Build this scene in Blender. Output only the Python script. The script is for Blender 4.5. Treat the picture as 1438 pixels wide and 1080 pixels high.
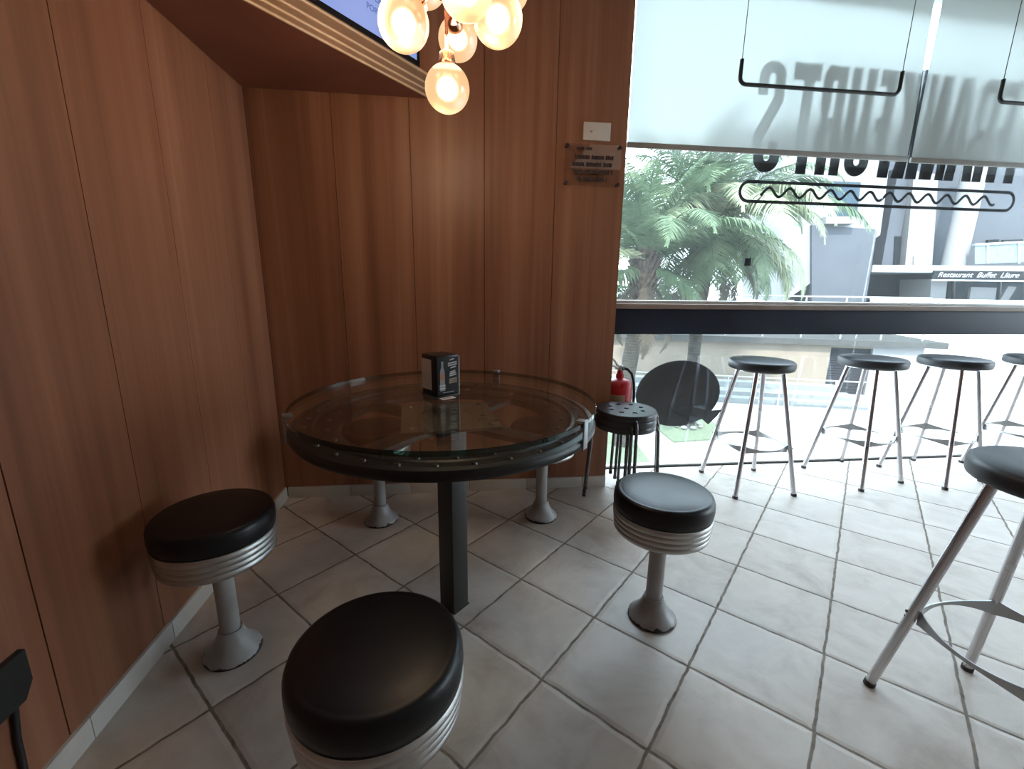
import bpy, bmesh, math, random
from mathutils import Vector, Matrix

for o in list(bpy.data.objects):
    bpy.data.objects.remove(o, do_unlink=True)
scene = bpy.context.scene
COL = scene.collection
random.seed(7)
PI = math.pi

# ---------------------------------------------------------------- camera
CR = ((0.9934895114, -0.1131538124, 0.0132213986),
      (0.0122232452, 0.2212595258, 0.9751383566),
      (0.1132659831, 0.9686281211, -0.2212021250))      # right, up, forward
CAM = Vector((-0.675270954, -1.95703198, 1.12711327))
FPX = 620.323
cam_d = bpy.data.cameras.new('camera')
cam = bpy.data.objects.new('camera', cam_d)
COL.objects.link(cam)
cam_d.sensor_fit = 'HORIZONTAL'
cam_d.sensor_width = 36.0
cam_d.lens = 36.0 * FPX / 1438.0
cam_d.clip_start = 0.02
cam_d.clip_end = 300
r_, u_, f_ = (Vector(v) for v in CR)
cam.matrix_world = Matrix(((r_.x, u_.x, -f_.x, CAM.x), (r_.y, u_.y, -f_.y, CAM.y), (r_.z, u_.z, -f_.z, CAM.z), (0, 0, 0, 1)))
scene.camera = cam

# ---------------------------------------------------------------- world, sun, exposure
w = bpy.data.worlds.new('sky')
scene.world = w
w.use_nodes = True
wn = w.node_tree
wn.nodes.clear()
wo = wn.nodes.new('ShaderNodeOutputWorld')
wb = wn.nodes.new('ShaderNodeBackground')
tc = wn.nodes.new('ShaderNodeTexCoord')
sx = wn.nodes.new('ShaderNodeSeparateXYZ')
rp = wn.nodes.new('ShaderNodeValToRGB')
rp.color_ramp.elements[0].position = 0.45
rp.color_ramp.elements[0].color = (0.72, 0.86, 0.96, 1)
rp.color_ramp.elements[1].position = 0.8
rp.color_ramp.elements[1].color = (0.70, 0.87, 1.0, 1)
mr = wn.nodes.new('ShaderNodeMapRange')
mr.inputs[1].default_value = -1
mr.inputs[2].default_value = 1
wn.links.new(tc.outputs['Generated'], sx.inputs[0])
wn.links.new(sx.outputs['Z'], mr.inputs[0])
wn.links.new(mr.outputs[0], rp.inputs[0])
wn.links.new(rp.outputs[0], wb.inputs[0])
wb.inputs[1].default_value = 10.0
wn.links.new(wb.outputs[0], wo.inputs[0])

sun_d = bpy.data.lights.new('sun', 'SUN')
sun_d.energy = 10.0
sun_d.angle = 0.03
sun_d.color = (1.0, 0.95, 0.88)
sun = bpy.data.objects.new('sun', sun_d)
COL.objects.link(sun)
sun.rotation_euler = Vector((0.35, 0.6, -0.75)).to_track_quat('-Z', 'Y').to_euler()

scene.view_settings.view_transform = 'Standard'
scene.view_settings.look = 'None'
scene.view_settings.gamma = 1.0
scene.view_settings.use_curve_mapping = False
scene.view_settings.exposure = 0.12


def area(name, loc, size, power, color, rot=(0, 0, 0)):
    d = bpy.data.lights.new(name, 'AREA')
    d.shape = 'RECTANGLE'
    d.size, d.size_y = size
    d.energy = power
    d.color = color
    o = bpy.data.objects.new(name, d)
    COL.objects.link(o)
    o.location = loc
    o.rotation_euler = rot
    return o


# added fill lights without fixtures, out of view behind and beside the camera
area('room_fill_light', (1.6, -4.0, 2.88), (1.2, 1.2), 3, (1.0, 0.86, 0.72))
area('room_fill_light', (4.2, -2.2, 2.88), (1.2, 1.2), 6, (1.0, 0.92, 0.84))


# ---------------------------------------------------------------- pixel helpers (a pixel and a real distance give a point)
def ray(u, v):
    return Vector(CR[0]) * ((u - 719) / FPX) + Vector(CR[1]) * (-(v - 540) / FPX) + Vector(CR[2])


def at_y(u, v, Y):
    d = ray(u, v)
    return CAM + d * ((Y - CAM.y) / d.y)


def at_z(u, v, Z):
    d = ray(u, v)
    return CAM + d * ((Z - CAM.z) / d.z)


def at_plane(u, v, P, n):
    d = ray(u, v)
    return CAM + d * ((P - CAM).dot(n) / d.dot(n))


# ---------------------------------------------------------------- materials
class NT:
    def __init__(s, name):
        s.m = bpy.data.materials.new(name)
        s.m.use_nodes = True
        s.t = s.m.node_tree
        s.t.nodes.clear()
        s.out = s.t.nodes.new('ShaderNodeOutputMaterial')

    def n(s, typ, ins=None, **props):
        nd = s.t.nodes.new(typ)
        for k, v in props.items():
            setattr(nd, k, v)
        for k, v in (ins or {}).items():
            if isinstance(v, bpy.types.NodeSocket):
                s.t.links.new(v, nd.inputs[k])
            else:
                nd.inputs[k].default_value = v
        return nd

    def surf(s, sock):
        s.t.links.new(sock, s.out.inputs['Surface'])
        return s.m


def c4(c):
    return (c[0], c[1], c[2], 1.0)


def ramp(t, fac, stops):
    r = t.n('ShaderNodeValToRGB', {0: fac})
    e = r.color_ramp.elements
    e[0].position, e[0].color = stops[0][0], c4(stops[0][1])
    e[1].position, e[1].color = stops[-1][0], c4(stops[-1][1])
    for p, c in stops[1:-1]:
        x = e.new(p)
        x.color = c4(c)
    return r.outputs[0]


def mapped(t, scale=(1, 1, 1), rot=(0, 0, 0)):
    g = t.n('ShaderNodeNewGeometry')
    return t.n('ShaderNodeMapping', {0: g.outputs['Position'], 2: rot, 3: scale}).outputs[0]


def objcoord(t, scale=(1, 1, 1), rot=(0, 0, 0)):
    g = t.n('ShaderNodeTexCoord')
    return t.n('ShaderNodeMapping', {0: g.outputs['Object'], 2: rot, 3: scale}).outputs[0]


def noise(t, vec, scale, detail=4, rough=.55, dist=0.0):
    return t.n('ShaderNodeTexNoise', {'Vector': vec, 'Scale': scale, 'Detail': detail, 'Roughness': rough, 'Distortion': dist}).outputs[0]


def math_n(t, op, a, b=0.0, c=0.0):
    return t.n('ShaderNodeMath', {0: a, 1: b, 2: c}, operation=op).outputs[0]


def pbr(name, col, rough=.5, metal=0.0, spec=.5, var=0.12, scale=8.0, bump=0.0, bscale=60.0, coat=0.0):
    """plain material with a little procedural variation of its colour and roughness"""
    t = NT(name)
    vec = objcoord(t)
    nz = noise(t, vec, scale)
    a = tuple(max(0, x * (1 - var)) for x in col)
    b = tuple(min(1, x * (1 + var)) for x in col)
    cr = ramp(t, nz, [(.3, a), (.7, b)])
    rr = t.n('ShaderNodeMapRange', {0: nz, 1: .2, 2: .8, 3: max(.02, rough - .06), 4: min(1, rough + .06)}).outputs[0]
    ins = {'Base Color': cr, 'Roughness': rr, 'Metallic': metal, 'Specular IOR Level': spec, 'Coat Weight': coat}
    if bump:
        bz = noise(t, vec, bscale, 3)
        ins['Normal'] = t.n('ShaderNodeBump', {'Strength': bump, 'Distance': .002, 'Height': bz}).outputs[0]
    p = t.n('ShaderNodeBsdfPrincipled', ins)
    return t.surf(p.outputs[0])


def wood(name, axis, dark, mid, light, rough=.42, gscale=1.0):
    """tall veneer grain; axis = horizontal axis of the panel (0 = x, 1 = y)"""
    t = NT(name)
    sc = [26, 26, .55]
    sc = tuple(x * gscale for x in sc)
    v = mapped(t, sc)
    n1 = noise(t, v, .42, 5, .6, .5)
    v2 = mapped(t, (4.2, 4.2, .35))
    n2 = noise(t, v2, 1.0, 3, .5, .3)
    v3 = mapped(t, (120, 120, 1.6))
    n3 = noise(t, v3, 1.0, 2)
    m = math_n(t, 'MULTIPLY_ADD', n1, .5, math_n(t, 'MULTIPLY', n2, .42))
    m = math_n(t, 'MULTIPLY_ADD', n3, .07, m)
    col = ramp(t, m, [(.30, dark), (.49, mid), (.68, light)])
    bp = t.n('ShaderNodeBump', {'Strength': .06, 'Distance': .002, 'Height': n3}).outputs[0]
    p = t.n('ShaderNodeBsdfPrincipled', {'Base Color': col, 'Roughness': rough, 'Specular IOR Level': .35, 'Normal': bp})
    return t.surf(p.outputs[0])


def tile_floor():
    t = NT('floor_tiles')
    v = mapped(t, (1 / .32, 1 / .32, 1 / .32), (0, 0, PI / 4))
    wob = t.n('ShaderNodeTexNoise', {'Vector': v, 'Scale': 5.0, 'Detail': 3})
    wv = t.n('ShaderNodeVectorMath', {0: wob.outputs[1], 1: (.5, .5, .5)}, operation='SUBTRACT')
    wv2 = t.n('ShaderNodeVectorMath', {0: wv.outputs[0], 'Scale': .035}, operation='SCALE')
    vv = t.n('ShaderNodeVectorMath', {0: v, 1: wv2.outputs[0]}, operation='ADD').outputs[0]
    s = t.n('ShaderNodeSeparateXYZ', {0: vv})
    ed = []
    cells = []
    for k in ('X', 'Y'):
        fr = math_n(t, 'FRACT', s.outputs[k])
        a = math_n(t, 'SUBTRACT', fr, .5)
        a = math_n(t, 'ABSOLUTE', a)
        ed.append(math_n(t, 'SUBTRACT', .5, a))
        cells.append(math_n(t, 'FLOOR', s.outputs[k]))
    d = math_n(t, 'MINIMUM', ed[0], ed[1])
    grout = t.n('ShaderNodeMapRange', {0: d, 1: .009, 2: .016, 3: 1.0, 4: 0.0}).outputs[0]
    edge = t.n('ShaderNodeMapRange', {0: d, 1: .008, 2: .05, 3: 0.0, 4: 1.0}).outputs[0]
    cv = t.n('ShaderNodeCombineXYZ', {0: cells[0], 1: cells[1]})
    wn_ = t.n('ShaderNodeTexWhiteNoise', {0: cv.outputs[0]}, noise_dimensions='3D')
    off = t.n('ShaderNodeVectorMath', {0: wn_.outputs['Color'], 'Scale': 20.0}, operation='SCALE').outputs[0]
    pv = t.n('ShaderNodeVectorMath', {0: v, 1: off}, operation='ADD').outputs[0]
    cl = noise(t, pv, 1.7, 6, .6, .4)
    sp = noise(t, pv, 16, 3, .7)
    mix = math_n(t, 'MULTIPLY_ADD', wn_.outputs['Value'], .16, math_n(t, 'MULTIPLY', cl, .84))
    tc_ = ramp(t, mix, [(.25, (.33, .265, .215)), (.46, (.50, .435, .38)), (.64, (.59, .53, .475)), (.8, (.63, .59, .545))])
    spk = t.n('ShaderNodeMapRange', {0: sp, 1: .68, 2: .78, 3: 0.0, 4: .35}).outputs[0]
    tc_ = t.n('ShaderNodeMix', {0: spk, 6: tc_, 7: (.30, .25, .20, 1)}, data_type='RGBA').outputs[2]
    gn = noise(t, v, 6, 3)
    gc = ramp(t, gn, [(.3, (.10, .075, .055)), (.7, (.26, .22, .18))])
    col = t.n('ShaderNodeMix', {0: grout, 6: tc_, 7: gc}, data_type='RGBA').outputs[2]
    ro = t.n('ShaderNodeMapRange', {0: cl, 1: .3, 2: .7, 3: .34, 4: .52}).outputs[0]
    ro = t.n('ShaderNodeMix', {0: grout, 2: ro, 3: .85}, data_type='FLOAT').outputs[0]
    hh = math_n(t, 'MULTIPLY_ADD', cl, .12, edge)
    bp = t.n('ShaderNodeBump', {'Strength': .35, 'Distance': .004, 'Height': hh}).outputs[0]
    p = t.n('ShaderNodeBsdfPrincipled', {'Base Color': col, 'Roughness': ro, 'Normal': bp, 'Specular IOR Level': .5})
    return t.surf(p.outputs[0])


def pane_glass(name, tint=(1, 1, 1), ior=1.5, haze=0.0, hcol=(.8, .85, .88)):
    t = NT(name)
    ge = t.n('ShaderNodeNewGeometry')
    dt = t.n('ShaderNodeVectorMath', {0: ge.outputs['Normal'], 1: ge.outputs['Incoming']}, operation='DOT_PRODUCT').outputs['Value']
    cs = math_n(t, 'ABSOLUTE', dt)
    f0 = ((ior - 1) / (ior + 1)) ** 2
    fr = math_n(t, 'MULTIPLY_ADD', math_n(t, 'POWER', math_n(t, 'SUBTRACT', 1.0, cs), 5.0), 1 - f0, f0)
    tr = t.n('ShaderNodeBsdfTransparent', {'Color': c4(tint)})
    gl = t.n('ShaderNodeBsdfGlossy', {'Color': (1, 1, 1, 1), 'Roughness': .015})
    mx = t.n('ShaderNodeMixShader', {0: fr, 1: tr.outputs[0], 2: gl.outputs[0]})
    o = mx.outputs[0]
    if haze:
        nz = noise(t, mapped(t, (3, 3, 3)), 1.0, 5)
        hz = t.n('ShaderNodeMapRange', {0: nz, 1: .3, 2: .7, 3: haze * .75, 4: haze * 1.25}).outputs[0]
        tl = t.n('ShaderNodeBsdfTranslucent', {'Color': c4(hcol)})
        o = t.n('ShaderNodeMixShader', {0: hz, 1: o, 2: tl.outputs[0]}).outputs[0]
    return t.surf(o)


def blind_cloth():
    t = NT('blind_cloth')
    v = mapped(t, (900, 900, 900))
    wv = noise(t, v, 1.0, 1)
    f = t.n('ShaderNodeMapRange', {0: wv, 1: .3, 2: .7, 3: .92, 4: 1.08}).outputs[0]
    tl = t.n('ShaderNodeBsdfTranslucent', {'Color': (.072, .079, .075, 1)})
    df = t.n('ShaderNodeBsdfDiffuse', {'Color': (.40, .42, .41, 1)})
    rf = t.n('ShaderNodeBsdfRefraction', {'Color': (.064, .069, .066, 1), 'Roughness': .34, 'IOR': 1.16})
    a = t.n('ShaderNodeAddShader', {0: tl.outputs[0], 1: df.outputs[0]})
    b = t.n('ShaderNodeAddShader', {0: a.outputs[0], 1: rf.outputs[0]})
    return t.surf(b.outputs[0])


def globe_glass():
    t = NT('frosted_globe')
    em = t.n('ShaderNodeEmission', {'Color': (1.0, .66, .36, 1), 'Strength': .42})
    rf = t.n('ShaderNodeBsdfRefraction', {'Color': (1, .9, .74, 1), 'Roughness': .5, 'IOR': 1.25})
    gl = t.n('ShaderNodeBsdfGlossy', {'Color': (1, 1, 1, 1), 'Roughness': .2})
    mx = t.n('ShaderNodeMixShader', {0: .06, 1: rf.outputs[0], 2: gl.outputs[0]})
    ad = t.n('ShaderNodeAddShader', {0: em.outputs[0], 1: mx.outputs[0]})
    return t.surf(ad.outputs[0])


def emit(name, col, s):
    t = NT(name)
    e = t.n('ShaderNodeEmission', {'Color': c4(col), 'Strength': s})
    return t.surf(e.outputs[0])


def chipped(name):
    """grey paint with black chips along the lower rim"""
    t = NT(name)
    oc = t.n('ShaderNodeTexCoord')
    s = t.n('ShaderNodeSeparateXYZ', {0: oc.outputs['Object']})
    nz = noise(t, oc.outputs['Object'], 38, 4, .6)
    h = math_n(t, 'MULTIPLY_ADD', nz, .030, -.006)
    k = t.n('ShaderNodeMath', {0: s.outputs['Z'], 1: h}, operation='LESS_THAN').outputs[0]
    n2 = noise(t, oc.outputs['Object'], 9, 3)
    pc = ramp(t, n2, [(.3, (.29, .28, .27)), (.7, (.37, .36, .35))])
    col = t.n('ShaderNodeMix', {0: k, 6: pc, 7: (.015, .014, .014, 1)}, data_type='RGBA').outputs[2]
    p = t.n('ShaderNodeBsdfPrincipled', {'Base Color': col, 'Roughness': .38})
    return t.surf(p.outputs[0])


def leaf_mat(name, a, b):
    t = NT(name)
    nz = noise(t, mapped(t, (2, 2, 2)), 1.0, 3)
    col = ramp(t, nz, [(.3, a), (.7, b)])
    p = t.n('ShaderNodeBsdfPrincipled', {'Base Color': col, 'Roughness': .5, 'Specular IOR Level': .12})
    tl = t.n('ShaderNodeBsdfTranslucent', {'Color': col})
    m = t.n('ShaderNodeMixShader', {0: .35, 1: p.outputs[0], 2: tl.outputs[0]})
    return t.surf(m.outputs[0])


def trunk_mat():
    t = NT('palm_bark')
    v = objcoord(t)
    wv = t.n('ShaderNodeTexWave', {'Vector': v, 'Scale': 5.0, 'Distortion': 4.0, 'Detail': 3}, bands_direction='Z')
    nz = noise(t, v, 9, 5)
    m = math_n(t, 'MULTIPLY_ADD', wv.outputs['Fac'], .22, math_n(t, 'MULTIPLY', nz, .7))
    col = ramp(t, m, [(.2, (.017, .016, .013)), (.8, (.05, .046, .038))])
    bp = t.n('ShaderNodeBump', {'Strength': .6, 'Distance': .03, 'Height': m}).outputs[0]
    p = t.n('ShaderNodeBsdfPrincipled', {'Base Color': col, 'Roughness': .9, 'Normal': bp, 'Specular IOR Level': .1})
    return t.surf(p.outputs[0])


def screen_mat():
    t = NT('screen_glow')
    nz = noise(t, mapped(t, (2, 2, 2)), 1.0, 2)
    col = ramp(t, nz, [(.3, (.24, .33, .68)), (.7, (.34, .40, .74))])
    e = t.n('ShaderNodeEmission', {'Color': col, 'Strength': 1.0})
    return t.surf(e.outputs[0])


M = {}
M['floor'] = tile_floor()
WD, WM, WL = (.125, .047, .024), (.24, .098, .053), (.37, .178, .104)
M['wood_x'] = wood('wood_back', 0, WD, WM, WL)
M['wood_y'] = wood('wood_left', 1, WD, WM, WL)
M['shelf'] = pbr('shelf_veneer', (.24, .085, .055), .45, var=.2, scale=3)
M['shelf_edge'] = pbr('shelf_edge', (.20, .10, .045), .45)
M['shelf_bead'] = pbr('shelf_bead', (.50, .31, .17), .35)
M['dark_gap'] = pbr('dark_gap', (.02, .012, .008), .9)
M['white_tile'] = pbr('white_tile', (.52, .49, .45), .35, var=.1, scale=4)
M['plaster'] = pbr('plaster', (.62, .60, .57), .9, bump=.05)
M['ceiling_paint'] = pbr('ceiling_paint', (.30, .28, .26), .9)
M['plaster_warm'] = pbr('plaster_warm', (.22, .13, .09), .85)
M['vinyl'] = pbr('black_vinyl', (.009, .009, .010), .36, bump=.12, bscale=120, spec=.3)
M['chrome'] = pbr('ribbed_chrome', (.50, .495, .485), .44, metal=1.0, var=.08)
M['grey_paint'] = pbr('grey_paint', (.34, .33, .32), .36)
M['chipped'] = chipped('chipped_grey_paint')
M['black_metal'] = pbr('black_metal', (.022, .021, .021), .42)
M['iron'] = pbr('dark_iron', (.014, .013, .013), .40, metal=.2, var=.25, scale=14)
M['bolt'] = pbr('worn_bolt', (.13, .12, .11), .3, metal=.9)
M['steel_plate'] = pbr('brown_plate', (.17, .125, .085), .3, metal=.25, var=.2, scale=6)
M['clip'] = pbr('grey_clip', (.30, .31, .32), .35, metal=.7)
M['table_glass'] = pane_glass('table_glass', (.90, .95, .93), 1.5)
M['glass_edge'] = pane_glass('glass_edge', (.05, .13, .10), 1.5)
M['window_glass'] = pane_glass('window_glass', (.965, .98, .985), 1.5, .010)
M['blind'] = blind_cloth()
M['bar_grey'] = pbr('blind_bar', (.36, .35, .32), .5)
M['navy'] = pbr('navy_frame', (.010, .019, .045), .45)
M['ledge'] = pbr('ledge_strip', (.34, .27, .23), .5)
M['alu'] = pbr('pale_aluminium', (.62, .63, .62), .4, metal=.3)
M['bar_leg'] = pbr('bar_leg_metal', (.62, .61, .64), .24, metal=1.0, var=.06)
M['bar_seat'] = pbr('bar_seat', (.028, .030, .036), .45)
M['steel_band'] = pbr('steel_band', (.42, .43, .44), .32, metal=.9)
M['rubber'] = pbr('rubber', (.05, .045, .045), .7)
M['small_seat'] = pbr('small_seat', (.02, .021, .024), .3)
M['small_leg'] = pbr('small_leg', (.13, .13, .135), .22, metal=.8)
M['red'] = pbr('red_enamel', (.50, .018, .03), .3)
M['hose'] = pbr('black_hose', (.015, .015, .016), .5)
M['vinyl_letter'] = pbr('black_lettering', (.012, .013, .018), .5, spec=.06)
M['bubble'] = pbr('dark_bubble', (.036, .042, .052), .5, spec=.06)
M['wire'] = pbr('wire', (.12, .12, .11), .5)
M['rail_black'] = pbr('rail_black', (.02, .024, .022), .45)
M['plastic_white'] = pbr('plastic_white', (.62, .58, .53), .4, var=.05)
M['acrylic'] = pane_glass('acrylic', (.93, .92, .90), 1.45)
M['print_dark'] = pbr('print_dark', (.035, .02, .022), .6)
M['black_gloss'] = pbr('black_gloss', (.008, .007, .008), .3, spec=.25)
M['paper'] = pbr('paper', (.60, .56, .53), .8)
M['print_pale'] = pbr('print_pale', (.55, .52, .52), .6)
M['print_orange'] = pbr('print_orange', (.42, .17, .09), .6)
M['print_grey'] = pbr('print_grey', (.28, .27, .28), .6)
M['print_tan'] = pbr('print_tan', (.33, .24, .16), .6)
M['copper'] = pbr('copper', (.80, .42, .28), .2, metal=1.0)
M['globe'] = globe_glass()
M['bulb'] = emit('bulb_glow', (1.0, .84, .60), 8.0)
M['screen'] = screen_mat()
M['screen_text'] = emit('screen_text', (.12, .17, .42), 1.0)
M['screen_purple'] = emit('screen_purple', (.09, .055, .16), 1.0)
M['screen_teal'] = emit('screen_teal', (.10, .28, .42), 1.0)
M['socket'] = pbr('black_socket', (.012, .012, .013), .5)
# outdoors
M['paving'] = pbr('pale_paving', (0.2970, 0.2970, 0.2835), .85, spec=.06, var=.12, scale=.8)
M['grass'] = pbr('grass', (.095, .120, .080), .9, spec=.06, var=.3, scale=20)
M['stone_wall'] = pbr('beige_wall', (0.1658, 0.1403, 0.1115), .9, spec=.06, var=.14, scale=.9)
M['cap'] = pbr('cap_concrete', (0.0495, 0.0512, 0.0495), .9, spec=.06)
M['step'] = pbr('step_concrete', (0.1525, 0.1626, 0.1626), .9, spec=.06)
M['shutter'] = pbr('dark_shutter', (0.0136, 0.0143, 0.0174), .6, spec=.06)
M['rail_out'] = pbr('pale_rail', (0.2455, 0.2574, 0.2614), .5, spec=.06)
M['facade'] = pbr('grey_facade', (0.0590, 0.0645, 0.0736), .9, spec=.06, var=.12, scale=.4)
M['facade_white'] = pbr('white_facade', (0.1742, 0.1767, 0.1791), .9, spec=.06, var=.08, scale=.4)
M['parapet'] = pbr('white_parapet', (.42, .42, .41), .9, spec=.06)
M['facade_dark'] = pbr('dark_recess', (0.0089, 0.0112, 0.0134), .7, spec=.06)
M['out_glass'] = pbr('blue_glass', (0.0290, 0.0457, 0.0603), .2, spec=.06)
M['balcony_glass'] = pbr('balcony_glass', (0.1153, 0.1525, 0.1593), .25, spec=.06)
M['fascia'] = pbr('sign_fascia', (0.0091, 0.0115, 0.0140), .6, spec=.06)
M['sign_white'] = pbr('sign_white', (0.2475, 0.2541, 0.2574), .6, spec=.06)
M['bark'] = trunk_mat()
M['fiber'] = pbr('crown_fiber', (0.0660, 0.0512, 0.0396), .95, spec=.06, var=.45, scale=12)
M['leaf'] = leaf_mat('palm_leaf', (.042, .070, .036), (.13, .18, .105))
M['leaf_pale'] = leaf_mat('palm_leaf_pale', (.18, .22, .13), (.30, .33, .22))
M['leaf_dry'] = leaf_mat('palm_leaf_dry', (.06, .052, .038), (.10, .088, .068))
M['bush'] = leaf_mat('bush_leaf', (.012, .03, .02), (.03, .055, .035))


# ---------------------------------------------------------------- mesh builder
class MB:
    def __init__(s):
        s.v, s.f, s.mi, s.sm = [], [], [], []

    def add(s, vs, fs, mi=0, smooth=False):
        o = len(s.v)
        s.v += [tuple(v) for v in vs]
        for f in fs:
            s.f.append(tuple(i + o for i in f))
            s.mi.append(mi)
            s.sm.append(smooth)
        return s

    def box(s, x0, x1, y0, y1, z0, z1, mi=0, bev=0.0, xf=None):
        if bev:
            bm = bmesh.new()
            bmesh.ops.create_cube(bm, size=1.0)
            for v in bm.verts:
                v.co = Vector((x0 + (v.co.x + .5) * (x1 - x0), y0 + (v.co.y + .5) * (y1 - y0), z0 + (v.co.z + .5) * (z1 - z0)))
            bmesh.ops.bevel(bm, geom=list(bm.edges), offset=bev, segments=2, affect='EDGES', profile=.6)
            vs = [v.co.copy() for v in bm.verts]
            bm.verts.index_update()
            fs = [[v.index for v in f.verts] for f in bm.faces]
            bm.free()
        else:
            vs = [Vector(p) for p in ((x0, y0, z0), (x1, y0, z0), (x1, y1, z0), (x0, y1, z0), (x0, y0, z1), (x1, y0, z1), (x1, y1, z1), (x0, y1, z1))]
            fs = [(0, 3, 2, 1), (4, 5, 6, 7), (0, 1, 5, 4), (1, 2, 6, 5), (2, 3, 7, 6), (3, 0, 4, 7)]
        if xf:
            vs = [xf @ v for v in vs]
        return s.add(vs, fs, mi)

    def lathe(s, prof, c=(0, 0, 0), n=48, mi=0, axis=None, smooth=True):
        """profile [(r, h)] from bottom to top around z (or axis through c)"""
        c = Vector(c)
        q = Vector((0, 0, 1)).rotation_difference(Vector(axis)) if axis is not None else None
        vs, fs, rings = [], [], []
        for r, h in prof:
            if r < 1e-6:
                p = Vector((0, 0, h))
                vs.append(c + (q @ p if q else p))
                rings.append([len(vs) - 1])
            else:
                ring = []
                for k in range(n):
                    a = 2 * PI * k / n
                    p = Vector((r * math.cos(a), r * math.sin(a), h))
                    vs.append(c + (q @ p if q else p))
                    ring.append(len(vs) - 1)
                rings.append(ring)
        for A, B in zip(rings, rings[1:]):
            if len(A) == 1 and len(B) == 1:
                continue
            for k in range(n):
                k2 = (k + 1) % n
                if len(A) == 1:
                    fs.append((A[0], B[k2], B[k]))
                elif len(B) == 1:
                    fs.append((A[k], A[k2], B[0]))
                else:
                    fs.append((A[k], A[k2], B[k2], B[k]))
        return s.add(vs, fs, mi, smooth)

    def ringsolid(s, prof, c=(0, 0, 0), n=72, mi=0, smooth=True):
        """closed profile loop [(r, h)] revolved round z"""
        c = Vector(c)
        vs, fs = [], []
        m = len(prof)
        for k in range(n):
            a = 2 * PI * k / n
            for r, h in prof:
                vs.append(c + Vector((r * math.cos(a), r * math.sin(a), h)))
        for k in range(n):
            k2 = (k + 1) % n
            for j in range(m):
                j2 = (j + 1) % m
                fs.append((k * m + j, k2 * m + j, k2 * m + j2, k * m + j2))
        return s.add(vs, fs, mi, smooth)

    def tube(s, pts, r, n=12, mi=0, cap=True, smooth=True):
        pts = [Vector(p) for p in pts]
        rs = r if isinstance(r, (list, tuple)) else [r] * len(pts)
        vs, fs = [], []
        prev = None
        for i, p in enumerate(pts):
            t = (pts[min(i + 1, len(pts) - 1)] - pts[max(i - 1, 0)]).normalized()
            if prev is None:
                up = Vector((0, 0, 1)) if abs(t.z) < .95 else Vector((1, 0, 0))
                a = t.cross(up).normalized()
            else:
                a = (prev - t * prev.dot(t)).normalized()
            prev = a
            b = t.cross(a)
            for k in range(n):
                an = 2 * PI * k / n
                vs.append(p + (a * math.cos(an) + b * math.sin(an)) * rs[i])
        for i in range(len(pts) - 1):
            for k in range(n):
                k2 = (k + 1) % n
                fs.append((i * n + k, i * n + k2, (i + 1) * n + k2, (i + 1) * n + k))
        if cap:
            fs.append(tuple(range(n - 1, -1, -1)))
            fs.append(tuple((len(pts) - 1) * n + k for k in range(n)))
        return s.add(vs, fs, mi, smooth)

    def sphere(s, c, r, n=32, m=18, mi=0, sz=1.0):
        prof = [(r * math.sin(PI * i / m), -r * sz * math.cos(PI * i / m)) for i in range(m + 1)]
        return s.lathe(prof, c, n, mi)

    def prism(s, poly, origin, ux, uy, depth, mi=0):
        """outline (list of 2d) on a plane origin+ux*a+uy*b, extruded by vector depth"""
        origin, ux, uy, depth = Vector(origin), Vector(ux), Vector(uy), Vector(depth)
        a = [origin + ux * p[0] + uy * p[1] for p in poly]
        b = [p + depth for p in a]
        n = len(a)
        fs = [tuple(range(n)), tuple(range(2 * n - 1, n - 1, -1))]
        fs += [(i, i + n, (i + 1) % n + n, (i + 1) % n) for i in range(n)]
        return s.add(a + b, fs, mi)

    def build(s, name, mats, parent=None, loc=None):
        me = bpy.data.meshes.new(name)
        off = Vector(loc) if loc is not None else Vector((0, 0, 0))
        me.from_pydata([tuple(Vector(v) - off) for v in s.v], [], s.f)
        for m_ in (mats if isinstance(mats, (list, tuple)) else [mats]):
            me.materials.append(M[m_] if isinstance(m_, str) else m_)
        me.polygons.foreach_set('material_index', s.mi)
        me.polygons.foreach_set('use_smooth', s.sm)
        bm = bmesh.new()
        bm.from_mesh(me)
        bmesh.ops.recalc_face_normals(bm, faces=bm.faces)
        bm.to_mesh(me)
        bm.free()
        me.set_sharp_from_angle(angle=math.radians(40))
        me.update()
        o = bpy.data.objects.new(name, me)
        COL.objects.link(o)
        o.location = off
        if parent is not None:
            o.parent = parent
        return o


def tag(o, label=None, cat=None, group=None, kind=None):
    if label:
        o['label'] = label
    if cat:
        o['category'] = cat
    if group:
        o['group'] = group
    if kind:
        o['kind'] = kind
    return o


def empty(name, loc=(0, 0, 0), rz=0.0, label=None, cat=None, group=None):
    o = bpy.data.objects.new(name, None)
    COL.objects.link(o)
    o.empty_display_size = .05
    o.location = loc
    o.rotation_euler = (0, 0, rz)
    return tag(o, label, cat, group)


def struct(name, mb, mat, label=None, loc=None):
    o = mb.build(name, mat, None, loc)
    o['kind'] = 'structure'
    if label:
        o['label'] = label
    return o


CHILDREN = {}


def copy_tree(o, parent=None):
    c = o.copy()
    COL.objects.link(c)
    if parent is not None:
        c.parent = parent
    for ch in [x for x in bpy.data.objects if x.parent == o]:
        copy_tree(ch, c)
    return c


def text_mesh(txt, size, shear=0.0, depth=0.001, bold=0.0):
    cu = bpy.data.curves.new('lettering', 'FONT')
    cu.body = txt
    cu.size = size
    cu.shear = shear
    cu.extrude = depth
    cu.offset = bold
    cu.align_x = 'CENTER'
    cu.align_y = 'CENTER'
    tmp = bpy.data.objects.new('lettering', cu)
    COL.objects.link(tmp)
    dg = bpy.context.evaluated_depsgraph_get()
    me = bpy.data.meshes.new_from_object(tmp.evaluated_get(dg))
    bpy.data.objects.remove(tmp, do_unlink=True)
    return me


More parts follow.
